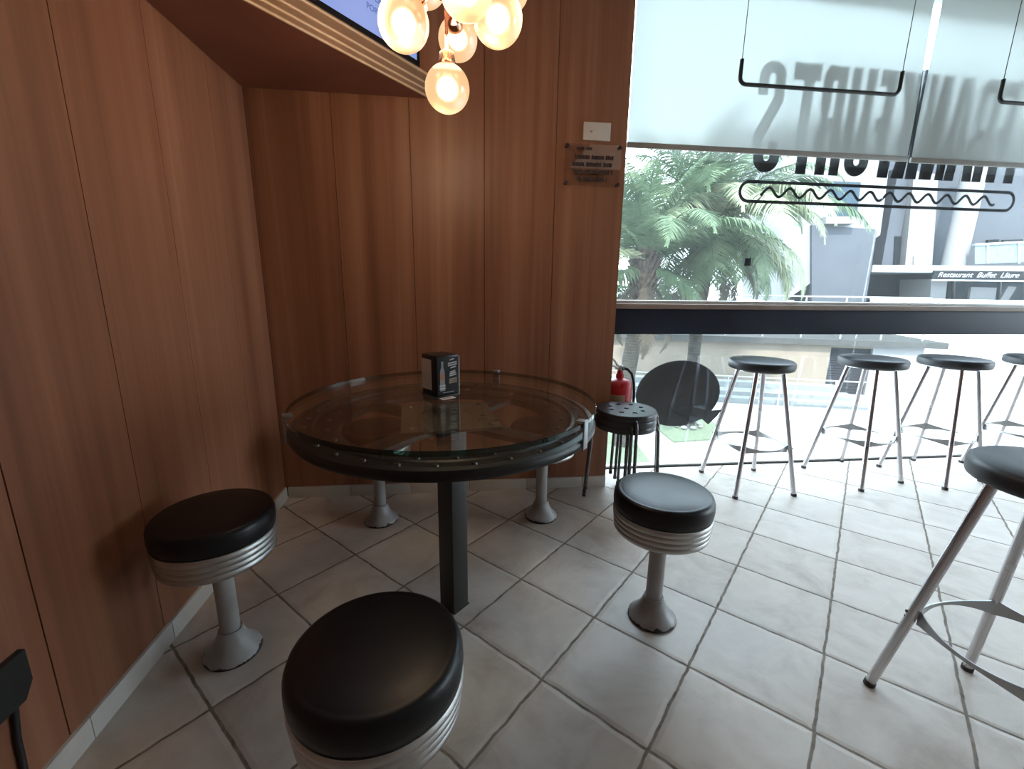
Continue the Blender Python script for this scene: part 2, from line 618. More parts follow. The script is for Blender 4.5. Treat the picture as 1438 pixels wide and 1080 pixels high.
# ---------------------------------------------------------------- the room
YB, XL, XE, YG = .33, -1.61, .14, .57        # back wall, left wall, end of back wall, window glass
CEIL = 2.95
b = MB().box(-1.8, 7.0, -5.0, .62, -.12, 0)
struct('floor', b, 'floor', 'square beige ceramic tiles laid diagonally')
b = MB().box(-1.8, 7.15, -5.1, .75, CEIL, CEIL + .2)
struct('ceiling', b, 'ceiling_paint')
b = MB()
joints = [-1.61, -1.245, -.90, -.555, -.21, XE]
for a_, c_ in zip(joints, joints[1:]):
    b.box(a_ + .0014, c_ - (.0014 if c_ < XE else 0), YB, YB + .018, .062, CEIL, 0)
b.box(XL - .15, XE - .002, YB + .016, YG + .03, 0, CEIL, 1)
b.box(XE - .018, XE, YB + .018, YG - .05, .062, CEIL, 0)
struct('wall_back', b, ['wood_x', 'dark_gap'], 'brown wood panelled wall behind the table')
b = MB()
ys = [-5.0] + [-.66 - .345 * k for k in range(12, -1, -1)] + [-.315, .03, YB]
for a_, c_ in zip(ys, ys[1:]):
    g_ = .0018 if abs(c_ + .66) < .01 or abs(c_ + 1.005) < .01 else .0009
    b.box(XL - .018, XL, a_ + g_, c_ - g_, .066, CEIL, 0)
b.box(XL - .17, XL - .016, -5.0, YB, 0, CEIL, 1)
struct('wall_left', b, ['wood_y', 'dark_gap'], 'brown wood panelled wall at the left')
b = MB().box(-1.8, 7.15, -5.12, -5.0, 0, CEIL)
struct('wall_rear', b, 'plaster_warm')
b = MB().box(7.0, 7.15, -2.2, -.2, 0, .1).box(7.0, 7.15, -2.2, -.2, 2.7, CEIL)
b.box(7.0, 7.15, -5.0, -2.2, 0, CEIL).box(7.0, 7.15, -.2, .75, 0, CEIL)
struct('wall_right', b, 'plaster')
b = MB().box(-1.8, 7.15, YG - .06, YG + .12, 2.72, CEIL)
struct('wall_front', b, 'plaster')
b = MB().box(-1.8, 7.15, .60, .75, -2.6, -.12)
struct('wall_outer', b, 'facade_white')
# tile skirting
b = MB()
x = XL + .012
k = 0
while x < XE:
    x2 = min(x + .32, XE)
    b.box(x + .0012, x2 - .0012, YB - .010, YB + .012, 0, .06, 0, .0015)
    x = x2
struct('baseboard_back', b, 'white_tile')
b = MB()
y = YB - .01
while y > -3.2:
    b.box(XL - .012, XL + .010, y - .319, y - .001, 0, .066, 0, .0015)
    y -= .32
struct('baseboard_left', b, 'white_tile')
# window frame
tr = MB().box(XE, 7.0, YG - .045, YG + .05, .852, 1.000, 0, .003)
struct('trim_1', tr, 'navy', 'dark navy horizontal window rail')
tr = MB().box(XE + .012, 7.0, YG - .062, YG - .002, 1.000, 1.028, 0, .003)
struct('trim_2', tr, 'ledge', 'brownish strip on top of the dark rail')
tr = MB().box(XE, 7.0, YG - .03, YG + .05, 1.028, 1.046, 0, .002)
struct('trim_3', tr, 'alu', 'pale glazing bead above the dark rail')
tr = MB().box(XE, 7.0, YG - .008, YG + .03, 0, .014, 0).box(XE, 7.0, YG - .02, YG - .008, 0, .004, 1)
struct('trim_4', tr, ['alu', 'dark_gap'], 'thin floor track under the window')
JX = 1.812
for i, (x0, x1, z0, z1) in enumerate(((XE, JX - .002, 1.046, 2.72), (JX + .002, 4.3, 1.046, 2.72), (XE, JX - .002, .014, .852), (JX + .002, 4.3, .014, .852), (4.304, 7.0, .014, 2.72))):
    if i < 4:
        g = MB().box(x0, x1, YG, YG + .008, z0, z1)
    else:
        g = MB().box(x0, x1, YG, YG + .008, z0, .852).box(x0, x1, YG, YG + .008, 1.046, z1)
    struct('window_%d' % (i + 1), g, 'window_glass')


# ---------------------------------------------------------------- shelf and television in the corner
pA, pB = Vector((-.815, .33, 0)), Vector((-1.61, -.695, 0))
dS = (pB - pA).normalized()
nS = Vector((dS.y, -dS.x, 0))
if nS.dot(CAM - pA) < 0:
    nS = -nS
sh = empty('corner_shelf', (-1.3, .05, 1.95), 0, 'triangular brown wooden corner shelf high up under the television', 'shelf')
inv = lambda o: Vector(o.location)


def local(mb, o):
    off = Vector(o.location)
    mb.v = [tuple(Vector(v) - off) for v in mb.v]
    return mb


Z0, Z1 = 1.95, 2.055
b = MB().prism([(pA.x, YB - .001), (XL + .001, YB - .001), (XL + .001, pB.y)], (0, 0, Z0), (1, 0, 0), (0, 1, 0), (0, 0, Z1 - Z0))
local(b, sh).build('shelf_board', 'shelf', sh)
b = MB()
p0, p1 = pA + dS * .004, pB - dS * .004
for z0, z1, dpt, mi in ((1.95, 2.0545, .006, 0),):
    b.prism([(0, z0), (0, z1), ((p1 - p0).length, z1), ((p1 - p0).length, z0)], p0, dS, (0, 0, 1), nS * dpt, 0)
local(b, sh).build('front_edge', 'shelf_edge', sh)
for z in (1.954, 1.978, 2.006, 2.044):
    b = MB().tube([p0 + nS * .007 + Vector((0, 0, z)), p1 + nS * .007 + Vector((0, 0, z))], .0055, 8)
    local(b, sh).build('bead', 'shelf_bead', sh)

tv0 = pA + dS * .028 - nS * .02
tvl = 1.0
tv = empty('television', tuple(tv0 + dS * tvl / 2 + Vector((0, 0, Z1))), 0, 'black flat television with a bluish screen standing on the corner shelf', 'television')
b = MB()
H0, H1 = Z1 + .012, Z1 + .60
b.prism([(0, H0), (0, H1), (tvl, H1), (tvl, H0)], tv0, dS, (0, 0, 1), -nS * .04, 0)
bz = .014
for q in ([(0, H0), (0, H0 + .022), (tvl, H0 + .022), (tvl, H0)], [(0, H1 - bz), (0, H1), (tvl, H1), (tvl, H1 - bz)], [(0, H0), (0, H1), (bz, H1), (bz, H0)], [(tvl - bz, H0), (tvl - bz, H1), (tvl, H1), (tvl, H0)]):
    b.prism(q, tv0, dS, (0, 0, 1), nS * .006, 0)
local(b, tv).build('casing', 'black_gloss', tv)
b = MB()
b.prism([(bz, H0 + .022), (bz, H1 - bz), (tvl - bz, H1 - bz), (tvl - bz, H0 + .022)], tv0, dS, (0, 0, 1), nS * .002, 0)
scr = local(b, tv).build('screen', 'screen', tv)
for fx in (.30, .66):
    b = MB().prism([(fx, H0), (fx, H0 - .0115), (fx + .08, H0 - .0115), (fx + .08, H0)], tv0 - nS * .06, dS, (0, 0, 1), nS * .08, 0)
    local(b, tv).build('stand_foot', 'black_gloss', tv)
# writing on the screen, read from the front: it runs against dS
RS = Matrix((( -dS.x, 0, nS.x), (-dS.y, 0, nS.y), (0, 1, 0))).to_4x4()


def on_screen(txt, along, z, size, mat, shear=0.0):
    me = text_mesh(txt, size, shear, .0004, .0004)
    me.transform(Matrix.Translation(tv0 + dS * along + Vector((0, 0, z)) + nS * .003 - Vector(tv.location)) @ RS)
    me.materials.clear()
    me.materials.append(M[mat])
    o = bpy.data.objects.new('screen_text', me)
    COL.objects.link(o)
    o.parent = scr
    return o


on_screen('POR LA VIVIENDA', .17, H0 + .108, .030, 'screen_text')
on_screen('LAS EMPRESAS', .15, H0 + .150, .030, 'screen_text')
b = MB().prism([(.03, H0 + .20), (.03, H0 + .40), (.30, H0 + .40), (.30, H0 + .20)], tv0 + nS * .0022, dS, (0, 0, 1), nS * .0006)
local(b, tv).build('screen_picture', 'screen_purple', scr)
b = MB().prism([(.31, H0 + .24), (.31, H0 + .40), (.40, H0 + .40), (.40, H0 + .24)], tv0 + nS * .0022, dS, (0, 0, 1), nS * .0006)
local(b, tv).build('screen_picture', 'screen_teal', scr)


# ---------------------------------------------------------------- chandelier
hub = Vector((-.705, -.554, 1.925))
GR = .062
ch = empty('chandelier', tuple(hub), 0, 'copper chandelier with frosted glowing glass globes above the round table', 'chandelier')
b = MB().lathe([(0, -.045), (.03, -.042), (.036, -.02), (.036, .02), (.03, .05), (.012, .06), (.012, .09)], (0, 0, 0), 24)
b.tube([(0, 0, .05), (0, 0, CEIL - hub.z - .02)], .008, 10)
b.build('stem', 'copper', ch)
b = MB().lathe([(0, 0), (.06, 0), (.065, .01), (.06, .03), (0, .03)], (0, 0, CEIL - hub.z - .03), 24)
b.build('ceiling_plate', 'copper', ch)


def pt_ray(u, v, dist, far=False):
    """point on the sight ray at a real distance dist from the hub"""
    d = ray(u, v).normalized()
    oc = CAM - hub
    B_ = d.dot(oc)
    C_ = oc.dot(oc) - dist * dist
    disc = max(0.0, B_ * B_ - C_)
    t_ = -B_ + (math.sqrt(disc) if far else -math.sqrt(disc))
    return CAM + d * t_


gl_pts = [(Vector((-.705, -.554, 1.659)), 'bottom')]
AL = .235
for u, v, far in ((567, 33, False), (643, 55, True), (699, 27, False), (562, -10, True), (655, -14, False), (714, -16, True), (598, -22, True), (612, -70, False), (585, -60, False), (690, -75, True)):
    p = pt_ray(u, v, AL, far)
    dv = (p - hub)
    gl_pts.append((hub + dv.normalized() * AL, 'arm'))
for p, kind in gl_pts:
    dv = (p - hub)
    L = dv.length
    d = dv.normalized()
    st = d * .03
    en = d * (L - GR - .012)
    MB().tube([st, en], .0045, 10).build('arm', 'copper', ch)
    sk = MB().lathe([(.006, -.03), (.020, -.022), (.024, 0), (.024, .012), (.020, .018), (0, .018)], d * (L - GR - .004), 20, 0, d)
    sk.build('lamp_socket', 'copper', ch)
    gb = MB().sphere((0, 0, 0), GR, 36, 20)
    g = gb.build('glass_globe', 'globe', ch)
    g.location = dv
    bu = MB().sphere((0, 0, 0), .021, 20, 12)
    bo = bu.build('bulb', 'bulb', g)
lamp_d = bpy.data.lights.new('chandelier_light', 'POINT')
lamp_d.energy = 9.0
lamp_d.color = (1.0, .77, .52)
lamp_d.shadow_soft_size = .12
lamp_o = bpy.data.objects.new('chandelier_light', lamp_d)
COL.objects.link(lamp_o)
lamp_o.location = hub + Vector((0, 0, -.13))


# ---------------------------------------------------------------- round table
TC = Vector((-.72, -.554, 0))
tb = empty('round_table', tuple(TC), 0, 'large round glass-topped table on a black post with a bolted dark iron ring', 'table')
RT = .474
gm = MB().lathe([(0, .752), (RT - .001, .752)], n=96, smooth=False)
gm.lathe([(RT - .001, .752), (RT, .753), (RT, .765), (RT - .001, .766)], n=96, mi=1)
gm.lathe([(RT - .001, .766), (0, .766)], n=96, smooth=False)
gm.build('glass_top', ['table_glass', 'glass_edge'], tb)
b = MB().ringsolid([(.445, .684), (.468, .688), (.474, .697), (.474, .708), (.468, .716), (.452, .719), (.448, .713), (.41, .711), (.405, .715), (.398, .715), (.395, .700), (.40, .69)], n=96)
b.ringsolid([(.335, .672), (.392, .672), (.396, .68), (.396, .698), (.39, .704), (.345, .702), (.335, .696)], n=96)
ring = b.build('iron_ring', 'iron', tb)
for rr_, n_, z_, r0 in ((.430, 30, .711, .0085), (.368, 24, .703, .008)):
    for k in range(n_):
        a = 2 * PI * (k + .3) / n_
        bb = MB().lathe([(r0, 0), (r0, .004), (r0 * .7, .007), (0, .0075)], (rr_ * math.cos(a), rr_ * math.sin(a), z_ - .001), 10)
        bb.build('bolt', 'bolt', ring)
for k in range(4):
    a = PI / 4 + k * PI / 2 + .12
    xf = Matrix.Rotation(a, 4, 'Z')
    MB().box(.10, .345, -.035, .035, .676, .694, 0, .003, xf).build('spoke', 'iron', tb)
MB().box(-.15, .15, -.15, .15, .6955, .705, 0, .002, Matrix.Rotation(.12, 4, 'Z')).build('hub_plate', 'steel_plate', tb)
for k in range(4):
    a = k * PI / 2 + PI / 4 + .12
    bb = MB().lathe([(.008, 0), (.008, .006), (.005, .009), (0, .0095)], (.17 * math.cos(a), .17 * math.sin(a), .7035), 10)
    bb.build('bolt', 'bolt', tb)
PR = Matrix.Translation(Vector((-.711, -.569, 0)) - TC) @ Matrix.Rotation(PI / 4, 4, 'Z')
MB().box(-.035, .035, -.035, .035, .004, .677, 0, .002, PR).build('post', 'black_metal', tb)
MB().box(-.038, .038, -.038, .038, 0, .006, 0, .001, PR).build('foot_plate', 'black_metal', tb)
for ang in (-38, 66, 202):
    a = math.radians(ang)
    xf = Matrix.Rotation(a, 4, 'Z')
    cb = MB().box(RT + .001, RT + .006, -.013, .013, .690, .772, 0, .001, xf).box(RT - .02, RT + .006, -.013, .013, .766, .771, 0, .001, xf)
    cb.build('clip', 'clip', tb)

# napkin holder
nh = empty('napkin_holder', (-.745, -.505, .766), math.radians(36), 'black napkin dispenser with white napkins showing on the glass table', 'napkin dispenser')
W_, H_ = .088, .137
b = MB().box(-W_ / 2, W_ / 2, -W_ / 2, W_ / 2, .004, H_, 0, .007)
b.build('case', 'black_gloss', nh)
b = MB().box(-W_ / 2 - .002, W_ / 2 + .002, -W_ / 2 - .002, W_ / 2 + .002, 0, .005, 0, .001)
b.build('base', 'black_metal', nh)
b = MB().box(-W_ / 2 - .0012, -W_ / 2 + .004, -.016, .041, .022, .122, 0, .0008)
b.build('napkins', 'paper', nh)
# printed face towards the window side: a bottle picture and lines of small print
pf = MB().box(-.040, .040, -W_ / 2 - .0008, -W_ / 2 + .002, .010, .130)
panel = pf.build('printed_panel', 'black_gloss', nh)
yf = -W_ / 2 - .0018


def strip(x0, x1, z0, z1, mat, nm='print_line', lean=0.0):
    q = [(x0, z0 - lean), (x1, z0 + lean), (x1, z1 + lean), (x0, z1 - lean)]
    MB().prism(q, (0, yf, 0), (1, 0, 0), (0, 0, 1), (0, .0012, 0)).build(nm, mat, panel)


bot = [(-.004, .118), (.004, .118), (.004, .100), (.008, .088), (.009, .070), (.009, .022), (-.009, .022), (-.009, .070), (-.008, .088), (-.004, .100)]
MB().prism([(x - .022, z) for x, z in bot], (0, yf + .0003, 0), (1, 0, 0), (0, 0, 1), (0, .0008, 0)).build('bottle_picture', 'print_grey', panel)
strip(-.031, -.013, .058, .078, 'print_orange', 'bottle_label')
strip(-.031, -.013, .046, .052, 'print_tan')
strip(-.033, -.011, .037, .041, 'print_pale')
strip(-.033, -.011, .028, .032, 'print_pale')
for z, x0, x1 in ((.120, .006, .024), (.109, .000, .034), (.102, .000, .034), (.094, .010, .030), (.080, .008, .028), (.074, .006, .030), (.068, .006, .032)):
    strip(x0, x1, z, z + .004, 'print_pale', lean=.0015)
for z in (.056, .050, .044):
    strip(.004, .034, z, z + .004, 'print_tan', lean=.001)
strip(-.020, .022, .0145, .0165, 'print_grey')
MB().box(.042, .0435, -W_ / 2 - .003, -W_ / 2 + .002, .006, .132).build('side_trim', 'alu', nh)
nk = empty('paper_card', (-.725, -.566, .766), math.radians(36), 'small white printed card lying in front of the napkin dispenser', 'card')
MB().box(-.020, .030, -.012, .012, 0, .0012).build('card', 'paper', nk)
MB().box(-.012, .020, -.006, .006, .0012, .0016).build('print_line', 'print_grey', nk)


# ---------------------------------------------------------------- diner stools bolted to the floor
def diner_stool():
    t = empty('diner_stool', (0, 0, 0))
    b = MB().lathe([(0, .416), (.156, .416), (.161, .422), (.163, .44), (.162, .462), (.157, .474), (.149, .479), (.143, .4785), (.139, .4795), (.10, .483), (.05, .4845), (0, .485)], n=64)
    b.v = [(x * .97, y * .97, z) for x, y, z in b.v]
    b.build('cushion', 'vinyl', t)
    pr = [(0, .336), (.146, .336), (.150, .339)]
    z = .342
    for k in range(4):
        r = .1535 + k * .002
        pr += [(r + .0005, z), (r + .003, z + .004), (r + .0035, z + .008), (r + .003, z + .012), (r, z + .0165)]
        z += .0182
    pr += [(.160, .416), (0, .416)]
    pr = [(r * .97, z) for r, z in pr]
    MB().lathe(pr, n=64).build('ribbed_skirt', 'chrome', t)
    MB().lathe([(0, .07), (.0275, .07), (.0275, .32), (.045, .328), (.06, .336), (0, .336)], n=32).build('pole', 'grey_paint', t)
    MB().lathe([(0, 0), (.079, 0), (.081, .004), (.080, .010), (.070, .020), (.056, .034), (.045, .052), (.037, .070), (.0335, .085), (.0310, .086), (.0275, .082), (0, .082)], n=40).build('base', 'chipped', t)
    return t


st0 = diner_stool()
ds = [((-.836, -1.25), .4, 'black topped diner stool nearest in front, before the table post'),
      ((-1.392, -.707), 1.5, 'black topped diner stool close to the left wood wall'),
      ((-.024, -.694), 2.6, 'black topped diner stool standing clear to the right of the table'),
      ((-1.072, .052), 3.4, 'diner stool behind the table seen through its glass, left of the post'),
      ((-.291, .020), 4.4, 'diner stool mostly hidden behind the right rim of the table')]
for i, ((x, y), rz, lab) in enumerate(ds):
    o = st0 if i == 0 else copy_tree(st0)
    o.location = (x, y, 0)
    o.rotation_euler = (0, 0, rz)
    tag(o, lab, 'stool', 'diner stools around the round table')


# ---------------------------------------------------------------- bar stools by the window
def bar_stool():
    t = empty('bar_stool', (0, 0, 0))
    b = MB().lathe([(0, .690), (.158, .690), (.164, .694), (.167, .704), (.167, .724), (.164, .733), (.156, .738), (.10, .740), (0, .741)], n=56)
    b.build('seat', 'bar_seat', t)
    MB().lathe([(0, .682), (.13, .682), (.13, .690), (0, .690)], n=40).build('seat_plate', 'bar_leg', t)
    hs, ht = .174, .078
    pos = []
    for sx_, sy_ in ((1, 1), (-1, 1), (-1, -1), (1, -1)):
        p0 = Vector((sx_ * hs, sy_ * hs, .008))
        p1 = Vector((sx_ * ht, sy_ * ht, .684))
        l = MB().tube([p0, p1], .0125, 16).build('leg', 'bar_leg', t)
        MB().tube([p0 - (p1 - p0).normalized() * .008, p0 + (p1 - p0).normalized() * .006], .0145, 14).build('foot', 'rubber', l)
        k = (.262 - p0.z) / (p1.z - p0.z)
        pos.append(p0.lerp(p1, k))
    for i in range(4):
        a, c = pos[i], pos[(i + 1) % 4]
        vs, fs = [], []
        N = 20
        rb_ = math.hypot(a.x, a.y) - .0135
        a0 = math.atan2(a.y, a.x)
        for k in range(N + 1):
            u = k / N
            e = (4 * u * (1 - u)) ** .8
            d = Vector((math.cos(a0 + PI / 2 * u), math.sin(a0 + PI / 2 * u), 0))
            p = d * (rb_ * (1 - .10 * e)) + Vector((0, 0, a.z))
            h = .023 * (1 - e) + .005 * e
            th = d * .0012
            up = Vector((0, 0, h))
            vs += [p - up - th, p + up - th, p + up + th, p - up + th]
        for k in range(N):
            for j in range(4):
                j2 = (j + 1) % 4
                fs.append((k * 4 + j, k * 4 + j2, k * 4 + 4 + j2, k * 4 + 4 + j))
        fs += [(0, 3, 2, 1), (N * 4, N * 4 + 1, N * 4 + 2, N * 4 + 3)]
        MB().add(vs, fs, 0, True).build('footrest_band', 'steel_band', t)
        d = Vector((a.x, a.y, 0)).normalized()
        for dz in (-.008, .008):
            MB().lathe([(.004, 0), (.004, .003), (0, .004)], a + d * .011 + Vector((0, 0, dz)), 8, 0, d).build('screw', 'rubber', t)
    return t


bs0 = bar_stool()
bs = [((.977, .283), .0, 'black round bar stool by the window nearest the dark bubble sign'),
      ((1.714, .337), .23, 'middle black bar stool of the three in a row by the window'),
      ((2.229, .314), .23, 'black bar stool by the window, right end of the row of three'),
      ((.680, -1.184), .05, 'large near black bar stool cut off by the right edge'),
      ((2.86, .33), .23, 'bar stool at the far right, only one pale leg in view')]
for i, ((x, y), rz, lab) in enumerate(bs):
    o = bs0 if i == 0 else copy_tree(bs0)
    o.location = (x, y, 0)
    o.rotation_euler = (0, 0, rz)
    tag(o, lab, 'stool', 'bar stools with metal legs')


# ---------------------------------------------------------------- stacked small stools
def seat_holes(z):
    """round seat pan with a ring of real holes"""
    bm = bmesh.new()
    R_, n = .150, 48
    holes = [(.085 * math.cos(2 * PI * k / 8 + .2), .085 * math.sin(2 * PI * k / 8 + .2)) for k in range(8)] + [(0, 0)]
    vs = [bm.verts.new((R_ * .965 * math.cos(2 * PI * k / n), R_ * .965 * math.sin(2 * PI * k / n), 0)) for k in range(n)]
    ed = [bm.edges.new((vs[k], vs[(k + 1) % n])) for k in range(n)]
    for hx, hy in holes:
        hv = [bm.verts.new((hx + .0125 * math.cos(2 * PI * k / 16), hy + .0125 * math.sin(2 * PI * k / 16), 0)) for k in range(16)]
        ed += [bm.edges.new((hv[k], hv[(k + 1) % 16])) for k in range(16)]
    bmesh.ops.triangle_fill(bm, edges=ed, use_beauty=True)
    for f in list(bm.faces):
        c = f.calc_center_median()
        if any((c.x - hx) ** 2 + (c.y - hy) ** 2 < .0118 ** 2 for hx, hy in holes):
            bm.faces.remove(f)
    r = bmesh.ops.extrude_face_region(bm, geom=list(bm.faces))
    for v in [g for g in r['geom'] if isinstance(g, bmesh.types.BMVert)]:
        v.co.z -= .004
    bm.verts.index_update()
    V = [(v.co.x, v.co.y, v.co.z + z) for v in bm.verts]
    F = [[v.index for v in f.verts] for f in bm.faces]
    bm.free()
    return V, F


def small_stool():
    t = empty('stacking_stool', (0, 0, 0))
    zt = .446
    b = MB()
    V, F = seat_holes(zt)
    b.add(V, F, 0, False)
    b.ringsolid([(.1445, zt), (.149, zt - .001), (.1525, zt - .006), (.1535, zt - .014), (.1535, zt - .029), (.1505, zt - .029), (.150, zt - .014), (.147, zt - .005), (.1435, zt - .004)], n=56)
    b.build('seat', 'small_seat', t)
    for k in range(4):
        a = PI / 4 + k * PI / 2
        d = Vector((math.cos(a), math.sin(a), 0))
        pts = [d * .192 + Vector((0, 0, .004)), d * .172 + Vector((0, 0, zt - .105)), d * .168 + Vector((0, 0, zt - .052)), d * .157 + Vector((0, 0, zt - .026)), d * .125 + Vector((0, 0, zt - .016)), d * .05 + Vector((0, 0, zt - .016))]
        l = MB().tube(pts, .0085, 12).build('leg', 'small_leg', t)
        MB().tube([pts[0] - Vector((0, 0, .004)), pts[0] + Vector((0, 0, .012))], .0098, 12).build('foot', 'rubber', l)
    return t


ss0 = small_stool()
SP = (.168, .158)
for i, (dz, rz, lab) in enumerate(((0, .50, 'black stacking stool at the bottom of the stack beside the red extinguisher'),
                                   (.032, .60, 'black stacking stool in the middle of the stack beside the wall end'),
                                   (.064, .74, 'black stacking stool with round holes, topmost of the stack beside the extinguisher'))):
    o = ss0 if i == 0 else copy_tree(ss0)
    o.location = (SP[0], SP[1], dz)
    o.rotation_euler = (0, 0, rz)
    tag(o, lab, 'stool', 'stacked small stools')


# ---------------------------------------------------------------- fire extinguisher hung on the end of the wall
fe = empty('fire_extinguisher', (.232, .452, .252), 0, 'red fire extinguisher with a black hose hanging beside the wall end', 'fire extinguisher')
MB().lathe([(0, .075), (.066, .075), (.072, .081), (.072, .315), (.069, .332), (.056, .345), (.035, .353), (.024, .357), (0, .384)], n=40).build('cylinder', 'red', fe)
MB().lathe([(0, .35), (.022, .35), (.024, .395), (.018, .405), (.016, .42), (0, .42)], n=24).build('neck', 'red', fe).location = (0, 0, -.018)
v = MB().lathe([(0, .415), (.015, .415), (.017, .435), (.012, .45), (0, .452)], n=20)
v.tube([(0, 0, .432), (-.03, -.005, .435)], .009, 10)
va = v.build('valve', 'alu', fe)
va.location = (0, 0, -.018)
b = MB().tube([(.004, 0, .442), (-.02, -.01, .450), (-.055, -.02, .490)], [.007, .008, .006], 10)
b.build('handle', 'alu', va)
MB().tube([(.004, 0, .440), (-.025, -.01, .438), (-.062, -.022, .455)], [.006, .007, .006], 10).build('trigger', 'alu', va)
MB().lathe([(0, 0), (.012, 0), (.012, .008), (0, .009)], (.012, -.008, .432), 16, 0, (.5, -.8, 0)).build('gauge', 'black_metal', va)
hp = [(.016, 0, .430), (.040, -.006, .426), (.066, -.012, .400), (.080, -.016, .35), (.086, -.018, .29), (.086, -.018, .22), (.082, -.018, .14), (.078, -.016, .06)]
MB().tube(hp, [.008] * 6 + [.010, .012], 12).build('hose', 'hose', fe).location = (0, 0, -.018)
b = MB().ringsolid([(.072, .18), (.0745, .18), (.0745, .20), (.072, .20)], n=40)
b.box(-.092, -.07, -.02, .02, .175, .205)
b.build('wall_bracket', 'black_metal', fe)
lb = MB()
N = 14
vs, fs = [], []
for k in range(N + 1):
    a = math.radians(200 + 80 * k / N)
    for z in (.13, .27):
        vs.append((.0727 * math.cos(a), .0727 * math.sin(a), z))
for k in range(N):
    fs.append((2 * k, 2 * k + 2, 2 * k + 3, 2 * k + 1))
lb.add(vs, fs, 0, True).build('label', 'print_tan', fe)


# ---------------------------------------------------------------- things on the back wall
sp_ = empty('switch_plate', (-.014, YB, 1.848), 0, 'blank white switch plate high on the wood wall above the notice', 'switch plate')
MB().box(-.067, .067, -.012, 0, -.040, .040, 0, .003).build('plate', 'plastic_white', sp_)
MB().box(-.036, -.024, -.0135, -.011, -.006, .002, 0, .0005).build('catch', 'print_tan', sp_)
ns = empty('notice_plaque', (-.030, YB, 1.695), 0, 'clear plastic notice with four dark corner studs and dark lines of print', 'notice')
MB().box(-.140, .140, -.022, -.018, -.093, .093).build('plate', 'acrylic', ns)
for x in (-.13, .13):
    for z in (-.083, .083):
        MB().lathe([(0, 0), (.007, 0), (.007, .019), (.009, .019), (.009, .025), (0, .026)], (x, 0, z), 14, 0, (0, -1, 0)).build('stud', 'print_dark', ns)
rnd = random.Random(3)
for zc, x0, x1, h in ((.074, -.085, -.005, .013), (.036, -.090, .105, .018), (.004, -.102, .108, .019), (-.029, -.095, .100, .018), (-.060, -.076, .075, .017)):
    b = MB()
    x = x0
    left = rnd.randint(3, 9)
    while x < x1 - .004:
        wch = rnd.uniform(.006, .011)
        if left == 0:
            x += .009
            left = rnd.randint(3, 9)
            continue
        hh_ = h * rnd.uniform(.8, 1.0)
        b.box(x, min(x1, x + wch * .82), -.0242, -.022, zc - h / 2, zc - h / 2 + hh_)
        x += wch
        left -= 1
    b.build('print_line', 'print_dark', ns)

# socket with a cord on the left wall
pa_ = empty('wall_socket', (XL, -1.115, .31), 0, 'black socket box low on the left wood wall with a hanging cord', 'socket')
b = MB().prism([(-.075, -.052), (.030, -.052), (.052, -.020), (.052, .055), (-.075, .055)], (0, 0, 0), (0, 1, 0), (0, 0, 1), (.014, 0, 0))
b.build('box', 'socket', pa_)
MB().tube([(.007, .012, -.050), (.007, .002, -.12), (.007, -.002, -.20), (.016, -.012, -.25), (.024, -.022, -.303)], .0065, 10).build('cord', 'socket', pa_)

# ---------------------------------------------------------------- roller blinds
for (x0, x1, zb, lab) in ((.200, 1.850, 1.846, 'pale roller blind at the left half of the window'), (1.868, 3.62, 1.842, 'pale roller blind at the right half of the window')):
    yb = YG - .075
    rb = empty('roller_blind', ((x0 + x1) / 2, yb, zb), 0, lab, 'blind', 'roller blinds')
    b = MB()
    gx, gz = 24, 16
    vs, fs = [], []
    for j in range(gz + 1):
        z = zb + .012 + (2.70 - zb) * j / gz
        for i in range(gx + 1):
            tpr = .020 * j / gz if x0 < 1 else 0
            xx = x0 + .004 + (x1 - tpr - .004 - x0 - .004) * i / gx
            vs.append((xx, yb + .002 * math.sin(i * .9 + j * .35), z))
    for j in range(gz):
        for i in range(gx):
            a = j * (gx + 1) + i
            fs.append((a, a + 1, a + gx + 2, a + gx + 1))
    b.add(vs, fs, 0, True)
    local(b, rb).build('cloth', 'blind', rb)
    b = MB().box(x0, x1, yb - .007, yb + .007, zb - .012, zb + .016, 0, .004)
    local(b, rb).build('bottom_bar', 'bar_grey', rb)
    b = MB().tube([(x0, yb + .02, 2.70), (x1, yb + .02, 2.70)], .03, 20)
    local(b, rb).build('roller', 'bar_grey', rb)

# hanging black rails on wires in front of the blinds
for (x0, x1, lab) in ((.612, 1.430, 'black U-shaped rail hanging on two wires before the left blind'), (1.985, 2.80, 'black U-shaped hanging rail cut off by the right edge')):
    yy = .20
    hr = empty('hanging_rail', ((x0 + x1) / 2, yy, 2.04), 0, lab, 'hanging rail', 'hanging rails')
    hw = (x1 - x0) / 2
    pts = [(-hw, 0, .10), (-hw, 0, .035)]
    for k in range(1, 7):
        a = PI + k * PI / 12
        pts.append((-hw + .03 + .03 * math.cos(a), 0, .03 + .03 * math.sin(a)))
    for k in range(0, 7):
        a = 1.5 * PI + k * PI / 12
        pts.append((hw - .03 + .03 * math.cos(a), 0, .03 + .03 * math.sin(a)))
    pts.append((hw, 0, .10))
    MB().tube(pts, .0085, 12).build('bar', 'rail_black', hr)
    for sgn in (-1, 1):
        MB().tube([(sgn * hw, 0, .095), (sgn * hw, 0, CEIL - 2.04)], .0018, 8).build('wire', 'wire', hr)

# ---------------------------------------------------------------- lettering on the window (read from outside, so mirrored here)
YL = YG + .009
ZB, ZT = 1.766, 2.338
HH = ZT - ZB


def arc(cx, cz, rx, rz, a0, a1, n=10):
    return [(cx + rx * math.cos(math.radians(a0 + (a1 - a0) * k / n)), cz + rz * math.sin(math.radians(a0 + (a1 - a0) * k / n))) for k in range(n + 1)]


